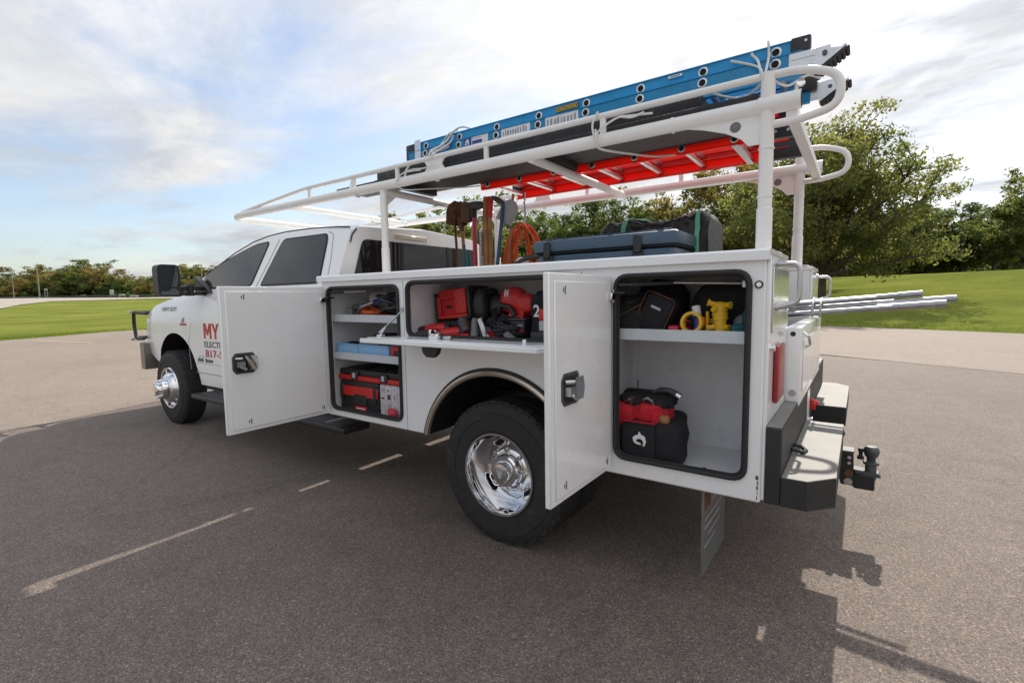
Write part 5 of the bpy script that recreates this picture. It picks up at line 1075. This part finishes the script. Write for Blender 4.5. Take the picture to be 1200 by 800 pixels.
single('orange_cable', lambda q: tangle(q, 'orange', (2.42, -.16, 1.238), (.12, .10, .036), 14, .008, 8), (2.42, -.16, 1.204), 'orange and brown cable loops under the dark heap on the top shelf', 'cable')
single('dark_cables', lambda q: (tangle(q, 'decal_k', (2.27, -.24, 1.300), (.17, .16, .10), 30, .011, 12), superbox(q, 'cloth', (2.26, -.30, 1.29), (.16, .12, .087), .7, .02, 12, 4)), (2.27, -.24, 1.204), 'heap of dark cables filling the right of the top shelf', 'cables')
single('blue_wire', lambda q: tangle(q, 'decal_b', (2.30, -.15, 1.31), (.12, .05, .05), 6, .006, 31), (2.30, -.15, 1.25), 'blue wire loops lying over the dark cable heap', 'wire')
single('steel_pliers', lambda q: (q.tube('steel', [(2.50, -.09, 1.272), (2.40, -.085, 1.285), (2.33, -.085, 1.30)], [.004, .008, .006], 6), q.tube('steel', [(2.49, -.09, 1.255), (2.40, -.085, 1.285)], .005, 6)), (2.40, -.085, 1.25), 'long steel pliers lying on the orange cable', 'pliers')
single('paper_roll', lambda q: q.lathe('inside', [(.02, -.13), (.055, -.13), (.055, .13), (.02, .13)], (2.50, -.36, 1.32), (1, .25, 0), 20, closed=True), (2.50, -.36, 1.26), 'pale cardboard roll at the back of the top shelf', 'roll')
# ------------------------------------------------------------------ things in the middle compartment
ZF = 1.0755
single('carry_case', lambda q: q.box('black', 1.56, 1.90, -.44, -.22, ZF, 1.185, .012), (1.72, -.33, ZF), 'low black case under the red charger', 'case')
cg = thing('charger_box', 'red and black battery charger box with an L shaped front, propped up at the left', 'charger', (1.75, -.28, 1.187))
XC = rot_x((1.75, -.24, 1.27), 'Y', R(4))
def cbx(q):
    q.box('red', 1.63, 1.865, -.30, -.215, 1.195, 1.375, .008, X=XC); q.box('redcloth', 1.70, 1.835, -.2152, -.2120, 1.225, 1.315, .003, X=XC)
    q.box('red', 1.63, 1.865, -.2148, -.200, 1.197, 1.222, .004, X=XC); q.box('red', 1.838, 1.865, -.2148, -.200, 1.2225, 1.335, .004, X=XC); q.box('red', 1.63, 1.718, -.2148, -.198, 1.2225, 1.373, .004, X=XC); q.box('red', 1.7185, 1.8375, -.2148, -.200, 1.318, 1.333, .004, X=XC)
piece('front_frame', cbx, cg)
piece('slot', lambda q: q.box('dark', 1.755, 1.80, -.2118, -.2095, 1.262, 1.278, X=XC), cg)
for x in (1.645, 1.70):
    for z in (1.235, 1.29, 1.355): piece('screw', lambda q: q.lathe('dark', [(0, .0006), (.004, .0006)], tuple(XC @ Vector((x, -.1985, z))), Y1, 8), cg)
piece('casing', lambda q: (q.box('black', 1.60, 1.625, -.40, -.200, 1.19, 1.385, .008, X=XC), q.box('black', 1.868, 1.895, -.40, -.205, 1.19, 1.36, .008, X=XC), q.box('black', 1.627, 1.866, -.42, -.303, 1.19, 1.36, .012, X=XC), superbox(q, 'black', (1.56, -.31, 1.28), (.05, .09, .10), .5, .012, 14, 2)), cg)
def drill(name, label, o, rz, tilt, cat='drill'):
    # body along local +X, handle downwards
    X = Matrix.Translation(Vector(o)) @ Matrix.Rotation(rz, 4, 'Z') @ Matrix.Rotation(tilt, 4, 'Y') @ Matrix.Rotation(R(75), 4, 'X')
    t = thing(name, label, cat, o)
    piece('motor_housing', lambda q: (q.tube('red', [(-.09, 0, 0), (-.06, 0, 0), (.03, 0, 0), (.05, 0, 0)], [.022, .034, .034, .028], 14, X=X), q.box('red', -.045, .0, -.018, .018, -.12, -.02, .010, X=X)), t)
    piece('chuck', lambda q: q.tube('black', [(.05, 0, 0), (.075, 0, 0), (.10, 0, 0), (.115, 0, 0)], [.027, .026, .022, .012], 12, X=X), t)
    piece('rear_cap', lambda q: (q.tube('black', [(-.115, 0, 0), (-.09, 0, 0)], [.018, .030], 12, X=X), q.box('black', -.02, .002, -.014, .014, -.11, -.03, .006, X=X)), t)
    piece('battery', lambda q: (q.box('black', -.075, .03, -.036, .036, -.165, -.121, .008, X=X), q.box('red', -.078, -.070, -.028, .028, -.158, -.13, .003, X=X)), t)
    return t
drill('cordless_drill', 'red and black cordless drill lying at the left end of the middle compartment', (1.83, -.13, 1.135), R(12), R(4))
drill('impact_driver', 'second red and black driver lying below the charger box', (1.66, -.11, 1.118), R(200), R(-8))
single('angle_grinder', lambda q: (q.tube('dgrey', [(1.62, -.16, 1.19), (1.55, -.12, 1.125)], [.036, .030], 12), q.tube('rust', [(1.60, -.14, 1.20), (1.53, -.10, 1.14)], [.010, .010], 6), q.tube('red', [(1.585, -.10, 1.10), (1.52, -.10, 1.10)], [.018, .022], 10), q.tube('orange', [(1.64, -.10, 1.14), (1.66, -.085, 1.11), (1.65, -.08, 1.082)], .008, 6), q.tube('grey', [(1.505, -.13, 1.20), (1.48, -.09, 1.10)], [.018, .022], 10)), (1.57, -.12, ZF), 'grey and red grinder lying between the driver and the steel tool', 'grinder')
single('caulking_gun', lambda q: (q.box('alu', 1.40, 1.43, -.125, -.105, 1.10, 1.215, .004, X=rot_x((1.415, -.11, 1.1), 'Y', R(22))), q.tube('steel', [(1.385, -.09, 1.115), (1.36, -.08, 1.085)], .006, 6), q.box('steel', 1.35, 1.39, -.09, -.07, 1.078, 1.090, .003), q.tube('steel', [(1.47, -.15, 1.21), (1.42, -.10, 1.10)], .005, 6)), (1.41, -.11, ZF), 'bright steel caulking tool leaning in the middle of the compartment', 'caulking gun')
single('black_cable_coil', lambda q: (tangle(q, 'rubber', (1.30, -.17, 1.15), (.11, .08, .07), 18, .009, 21), superbox(q, 'cloth', (1.32, -.26, 1.15), (.12, .07, .072), .6, .015, 14, 7)), (1.30, -.2, ZF), 'coil of black cable lying under the red saw', 'cable')
sw = thing('power_saw', 'big red cordless saw with a domed housing and a white zigzag mark', 'saw', (1.28, -.28, 1.12))
piece('housing', lambda q: (superbox(q, 'red', (1.315, -.25, 1.305), (.085, .055, .075), .85, 0, n=16), superbox(q, 'red', (1.235, -.25, 1.285), (.065, .045, .055), .6), q.prism('red', [(-.06, .0), (.04, .0), (.055, .10), (-.02, .12)], (1.27, -.28, 1.205), UX, UZ, (0, .07, 0))), sw)
piece('shoe', lambda q: (q.box('dgrey', 1.19, 1.30, -.30, -.17, 1.196, 1.205, .002), q.tube('black', [(1.385, -.20, 1.235), (1.36, -.185, 1.28), (1.30, -.19, 1.265), (1.27, -.19, 1.22)], .014, 8)), sw)
piece('battery', lambda q: (q.box('black', 1.19, 1.285, -.30, -.165, 1.118, 1.192, .008), q.box('red', 1.20, 1.275, -.1655, -.160, 1.132, 1.146, .002), q.box('lgrey', 1.20, 1.275, -.1655, -.161, 1.165, 1.170)), sw)
piece('mark', lambda q: q.prism('decal_w', [(0, 0), (.008, .0), (.013, .03), (.020, .0), (.026, .0), (.032, .04), (.024, .036), (.019, .012), (.013, .042), (.006, .036)], (1.345, -.199, 1.325), UX, UZ, (0, .0035, 0)), sw)
bg2 = thing('number_bag', 'black bag marked 2 beside the red saw in the middle compartment', 'bag', (1.09, -.3, ZF))
piece('bag_body', lambda q: superbox(q, 'cloth', (1.08, -.29, 1.215), (.10, .11, .139), .45, .018, 10, 3), bg2)
piece('numeral', lambda q: q.text('decal_w', '2', (1.135, -.172, 1.215), UX, UZ, .04, .065, .02), bg2)
single('red_battery', lambda q: (q.box('red', 1.005, 1.06, -.16, -.10, 1.20, 1.26, .008), q.box('lgrey', 1.0, 1.06, -.16, -.10, 1.145, 1.199, .006), q.box('black', .98, 1.10, -.18, -.08, ZF, 1.144, .01)), (1.04, -.13, ZF), 'red and grey tool end at the right edge of the visible opening', 'tool')
single('small_tools', lambda q: (q.tube('grey', [(1.26, -.10, 1.12), (1.18, -.07, 1.09)], [.022, .016], 8), q.tube('red', [(1.32, -.08, 1.095), (1.25, -.07, 1.09)], .014, 8), q.tube('yellow', [(1.14, -.08, 1.10), (1.10, -.07, 1.085)], .008, 6), q.box('black', 1.16, 1.28, -.12, -.075, ZF, 1.10, .008)), (1.2, -.08, ZF), 'grey and red small hand tools at the front under the black bag', 'tools')
single('loose_cable', lambda q: tangle(q, 'rubber', (1.84, -.06, 1.092), (.06, .04, .018), 8, .007, 9), (1.84, -.06, ZF), 'short black cord in the lower left corner of the middle compartment', 'cord')
single('red_screwdriver', lambda q: (q.tube('red', [(1.79, -.05, 1.092), (1.72, -.045, 1.092)], [.013, .015], 8), q.tube('steel', [(1.72, -.045, 1.092), (1.64, -.04, 1.084)], .004, 6)), (1.75, -.05, ZF), 'red handled screwdriver at the sill under the cordless drill', 'screwdriver')
# ------------------------------------------------------------------ things in the rear compartment
ZS = 1.1585
single('zip_case', lambda q: (superbox(q, 'cloth', (.615, -.20, 1.285), (.105, .09, .034), .7, .008, 14, 1, X=rot_x((.615, -.2, 1.28), 'Y', R(8))), q.tube('brown', [(.615+.108*math.cos(t), -.20+.092*math.sin(t), 1.283-.015*math.cos(t)) for t in np.linspace(0, 6.28, 24, endpoint=False)], .006, 6, True), q.box('cloth', .53, .71, -.30, -.14, ZS, 1.25, .02)), (.615, -.2, ZS), 'flat dark zip case with a brown edge at the left of the shelf', 'case')
single('tool_pouch', lambda q: (superbox(q, 'cloth', (.585, -.12, 1.222), (.095, .05, .063), .6, .012, 16, 6, X=rot_x((.585, -.12, 1.22), 'Y', R(-14))), q.tube('brown', [(.50, -.07, 1.285), (.575, -.066, 1.245), (.66, -.075, 1.20)], .004, 5)), (.585, -.12, ZS), 'sagging dark tool pouch in front of the zip case', 'pouch')
XP = rot_x((.45, -.13, 1.24), 'Y', R(-24))
def pouch2(q):
    q.box('cloth', .385, .515, -.19, -.08, 1.155, 1.325, .022, X=XP)
    q.tube('rust', rrect(.383, .517, 1.153, 1.327, .024, -.078), .0026, 5, True, X=XP)
pt = thing('meter_pouch', 'black meter pouch with orange piping standing tilted on the shelf', 'pouch', (.45, -.13, ZS)); piece('pouch_body', pouch2, pt)
piece('pouch_label', lambda q: q.add([tuple(XP @ Vector(v)) for v in ((.475, -.0790, 1.262), (.430, -.0790, 1.262), (.430, -.0790, 1.273), (.475, -.0790, 1.273))], [(0, 1, 2, 3)], 'lgrey'), pt)
single('black_backpack', lambda q: superbox(q, 'cloth', (.20, -.31, 1.262), (.13, .13, .105), .6, .022, 11, 9), (.2, -.31, ZS), 'bulky black bag at the back right of the rear shelf', 'bag')
single('rolled_bag', lambda q: (superbox(q, 'cloth', (.50, -.34, 1.275), (.12, .10, .115), .7, .02, 12, 4), q.ball('decal_b', (.575, -.255, 1.315), .026)), (.5, -.34, ZS), 'dark rolled bag behind the pouches with a blue cap', 'bag')
single('glue_tube', lambda q: (q.tube('decal_b', [(.272, -.12, ZS+.005), (.278, -.125, 1.23)], .018, 10), q.tube('decal_w', [(.278, -.125, 1.2302), (.285, -.13, 1.272)], .0182, 10), q.tube('orange', [(.255, -.115, 1.19), (.262, -.118, 1.225)], .016, 8), q.tube('yellow', [(.235, -.12, ZS), (.235, -.12, 1.25)], .007, 6)), (.272, -.12, ZS), 'blue and white sealant tube standing beside the yellow fitting', 'tube')
single('tape_roll', lambda q: q.lathe('yellow', [(.034, -.012), (.046, -.012), (.046, .012), (.034, .012)], (.285, -.075, 1.2045), (.1, 1, .15), 28, closed=True), (.285, -.075, ZS), 'roll of orange yellow tape standing at the front of the rear shelf', 'tape')
def fitting(q):
    q.tube('yellow', [(.178, -.10, ZS), (.180, -.105, 1.20), (.183, -.11, 1.24), (.188, -.115, 1.285), (.19, -.118, 1.30)], [.024, .026, .034, .034, .022], 14)
    for d, z in (((.055, .01, .018), 1.285), ((-.05, .02, .0), 1.29), ((.058, .02, -.01), 1.195), ((-.045, .02, -.014), 1.20), ((.02, .035, .03), 1.245)):
        c = Vector((.183, -.11, z)); q.tube('yellow', [c, c+Vector(d)*.75, c+Vector(d)], [.014, .012, .018], 8)
    for z in (1.225, 1.245, 1.265): q.tube('yellow', [(.183, -.11, z), (.1835, -.11, z+.006)], .0375, 14)
single('winding_reel', lambda q: (fitting(q), q.__setattr__('v', [(.18+(x-.18)*.86, -.1+(y+.1)*.86, ZS+(z-ZS)*.90) for x, y, z in q.v])), (.18, -.1, ZS), 'bright yellow knobbed plastic tool at the right of the rear shelf', 'tool')
single('red_clip', lambda q: superbox(q, 'handred', (.365, -.09, 1.175), (.025, .02, .016), .6, .004, 20, 1, 8), (.365, -.09, ZS), 'small red clip lying between the pouch and the tape roll', 'clip')
single('green_cloth', lambda q: superbox(q, 'teal', (.10, -.10, 1.180), (.04, .04, .022), .7, .012, 25, 1, 10), (.10, -.10, ZS), 'crumpled green cloth at the right end of the rear shelf', 'cloth')
single('blue_rag', lambda q: superbox(q, 'bin', (.70, -.07, 1.178), (.025, .03, .020), .7, .01, 25, 2, 8), (.70, -.07, ZS), 'light blue rag at the left corner of the rear shelf', 'rag')
# tool bag on the floor
ZB = .5655
tbg = thing('tool_bag', 'black and red tool bag with a white dog head mark on the compartment floor', 'bag', (.50, -.17, ZB))
piece('bag_body', lambda q: (superbox(q, 'cloth', (.505, -.20, .672), (.155, .125, .107), .42, .028, 14, 1, 18)), tbg)
piece('side_pocket', lambda q: superbox(q, 'cloth', (.385, -.13, .665), (.065, .075, .10), .5, .010, 16, 2), tbg)
piece('side_pocket', lambda q: superbox(q, 'cloth', (.625, -.13, .655), (.045, .07, .09), .5, .010, 16, 3), tbg)
piece('red_panel', lambda q: (superbox(q, 'redcloth', (.60, -.155, .760), (.072, .082, .074), .55, .024, 14, 5), superbox(q, 'redcloth', (.50, -.165, .790), (.105, .085, .045), .55, .020, 16, 6), superbox(q, 'redcloth', (.435, -.11, .765), (.032, .03, .045), .6, .006, 20, 7, 10)), tbg)
piece('front_pocket', lambda q: (superbox(q, 'cloth', (.515, -.085, .660), (.082, .035, .094), .4, .006, 16, 8), q.tube('redcloth', [(.595, -.055, .755), (.515, -.046, .758), (.435, -.055, .755)], .004, 5)), tbg)
piece('collar', lambda q: (superbox(q, 'cloth', (.515, -.19, .835), (.125, .095, .030), .5, .010, 16, 9), q.tube('cloth', fillet([(.63, -.20, .80), (.63, -.20, .868), (.42, -.20, .868), (.40, -.20, .80)], .04), .012, 8)), tbg)
dog = [(0, .018), (.010, .030), (.024, .034), (.030, .050), (.040, .036), (.056, .030), (.062, .008), (.056, -.012), (.048, -.016), (.050, .004), (.042, .016), (.030, .018), (.018, .012), (.016, .004), (.036, -.002), (.040, -.010), (.016, -.008), (.004, .002)]
piece('bag_mark', lambda q: q.prism('decal_w', dog, (.530, -.0490, .665), UX, UZ, (0, .003, 0)), tbg)
single('claw_hammer', lambda q: (q.tube('red', [(.46, -.20, .74), (.44, -.19, .86)], .012, 8), q.tube('black', [(.445, -.19, .855), (.435, -.188, .872)], .014, 8), q.tube('dgrey', [(.49, -.19, .868), (.45, -.188, .885), (.41, -.186, .886), (.375, -.18, .872)], [.006, .014, .014, .016], 10), q.tube('chrome', [(.375, -.18, .872), (.355, -.178, .862)], [.017, .018], 12)), (.44, -.19, .74), 'steel headed hammer standing in the tool bag', 'hammer')
single('hand_tools', lambda q: (q.tube('steel', [(.50, -.105, .83), (.495, -.085, .855), (.475, -.08, .865), (.455, -.085, .85), (.45, -.10, .825)], .006, 6), q.tube('brown', [(.57, -.11, .80), (.55, -.10, .86)], .010, 8), q.tube('black', [(.55, -.15, .80), (.545, -.15, .93)], .003, 6), q.tube('steel', [(.595, -.11, .83), (.56, -.09, .848)], .008, 6)), (.52, -.1, .80), 'tool handles and a ring poking out of the tool bag', 'tools')
single('work_gloves', lambda q: superbox(q, 'wood', (.40, -.09, .772), (.022, .02, .02), .8, .006, 30, 2, 8), (.40, -.09, .75), 'tan glove tip sticking out of the bag side pocket', 'glove')
single('floor_bolt', lambda q: q.lathe('dgrey', [(0, .006), (.008, .006), (.010, 0)], (.24, -.14, .5652), Z1, 10), (.24, -.14, .565), 'dark bolt head on the bare floor of the rear compartment', 'bolt')

# more of the clutter
single('socket_rail', lambda q: (q.box('steel', 1.46, 1.60, -.062, -.048, 1.0765, 1.086, .002), [q.cyl('chrome', (1.47+.018*i, -.055, 1.086), (1.47+.018*i, -.055, 1.112), .0075) for i in range(7)]), (1.53, -.055, ZF), 'short rail of chrome sockets at the sill of the middle compartment', 'sockets')
single('glove_pair', lambda q: (superbox(q, 'redcloth', (1.43, -.21, 1.105), (.06, .05, .028), .7, .014, 18, 4, 12), superbox(q, 'grey', (1.49, -.22, 1.12), (.05, .045, .03), .7, .014, 18, 6, 12)), (1.45, -.21, ZF), 'red and grey work gloves crumpled behind the steel caulking tool', 'gloves')
single('red_hose', lambda q: tangle(q, 'red', (1.42, -.30, 1.165), (.09, .06, .08), 9, .008, 14), (1.42, -.3, ZF), 'red air hose looped between the charger box and the saw', 'hose')
single('blower', lambda q: (superbox(q, 'black', (1.47, -.34, 1.27), (.07, .07, .07), .7, .01, 14, 3), q.tube('black', [(1.47, -.30, 1.25), (1.43, -.22, 1.20), (1.41, -.18, 1.15)], [.03, .024, .02], 10), q.box('black', 1.42, 1.54, -.42, -.26, ZF, 1.205, .01)), (1.47, -.34, ZF), 'black nozzled power tool behind the red hose loops', 'tool')
single('pale_duct', lambda q: q.tube('lgrey', [(1.26, -.44, 1.10), (1.20, -.44, 1.25), (1.12, -.44, 1.38)], .035, 12), (1.2, -.44, ZF), 'grey flexible duct at the back of the middle compartment', 'duct')
single('safety_helmet', lambda q: (superbox(q, 'grey', (1.10, -.40, 1.37), (.08, .06, .045), .9, 0, n=12), q.box('black', 1.02, 1.18, -.46, -.34, ZF, 1.33, .02)), (1.1, -.4, ZF), 'grey dome topped case behind the bag marked 2', 'case')
single('spray_can', lambda q: (q.tube('decal_w', [(2.10, -.16, 1.204), (2.10, -.16, 1.33)], .024, 14), q.tube('red', [(2.10, -.16, 1.3305), (2.10, -.16, 1.352)], .018, 12)), (2.10, -.16, 1.204), 'white spray can with a red cap at the right of the top shelf', 'can')
single('wire_spool', lambda q: (q.lathe('decal_k', [(.012, -.035), (.045, -.035), (.045, -.030), (.03, -.028), (.03, .028), (.045, .030), (.045, .035), (.012, .035)], (2.52, -.12, 1.2495), (0, 1, 0), 20, closed=True), q.lathe('copper', [(.031, -.027), (.040, -.027), (.040, .027), (.031, .027)], (2.52, -.12, 1.2495), (0, 1, 0), 20, closed=True)), (2.52, -.12, 1.204), 'small spool of copper wire on the top shelf beside the orange loops', 'spool')
single('paper_manual', lambda q: q.box('decal_w', .55, .66, -.060, -.034, ZS+.0005, ZS+.012, .001), (.6, -.05, ZS), 'folded white paper lying at the shelf front under the tool pouch', 'paper')
single('test_leads', lambda q: (tangle(q, 'red', (.33, -.17, 1.195), (.05, .04, .03), 6, .004, 17), tangle(q, 'rubber', (.32, -.18, 1.205), (.05, .05, .04), 6, .004, 18)), (.33, -.17, ZS), 'red and black test leads tangled behind the tape roll', 'leads')
single('tape_measure', lambda q: (superbox(q, 'yellow', (.233, -.175, 1.19), (.03, .02, .03), .4, 0, n=8), q.box('black', .222, .246, -.157, -.152, 1.18, 1.20, .002)), (.233, -.175, ZS), 'yellow and black tape measure behind the sealant tube', 'tape measure')
single('rolled_cloth', lambda q: superbox(q, 'decal_g', (.10, -.22, 1.20), (.05, .06, .04), .7, .014, 18, 8, 10), (.10, -.22, ZS), 'grey rolled cloth at the right wall of the rear shelf', 'cloth')
single('green_bottle', lambda q: q.tube('teal', [(.085, -.15, ZS), (.085, -.15, 1.24), (.085, -.15, 1.262), (.085, -.15, 1.285)], [.022, .022, .010, .010], 12), (.085, -.15, ZS), 'dark green bottle standing at the right wall of the rear shelf', 'bottle')

for ob in list(COL.objects):
    if ob.name.startswith('contents'): ob['kind'] = 'stuff'       # bits too small to pick apart
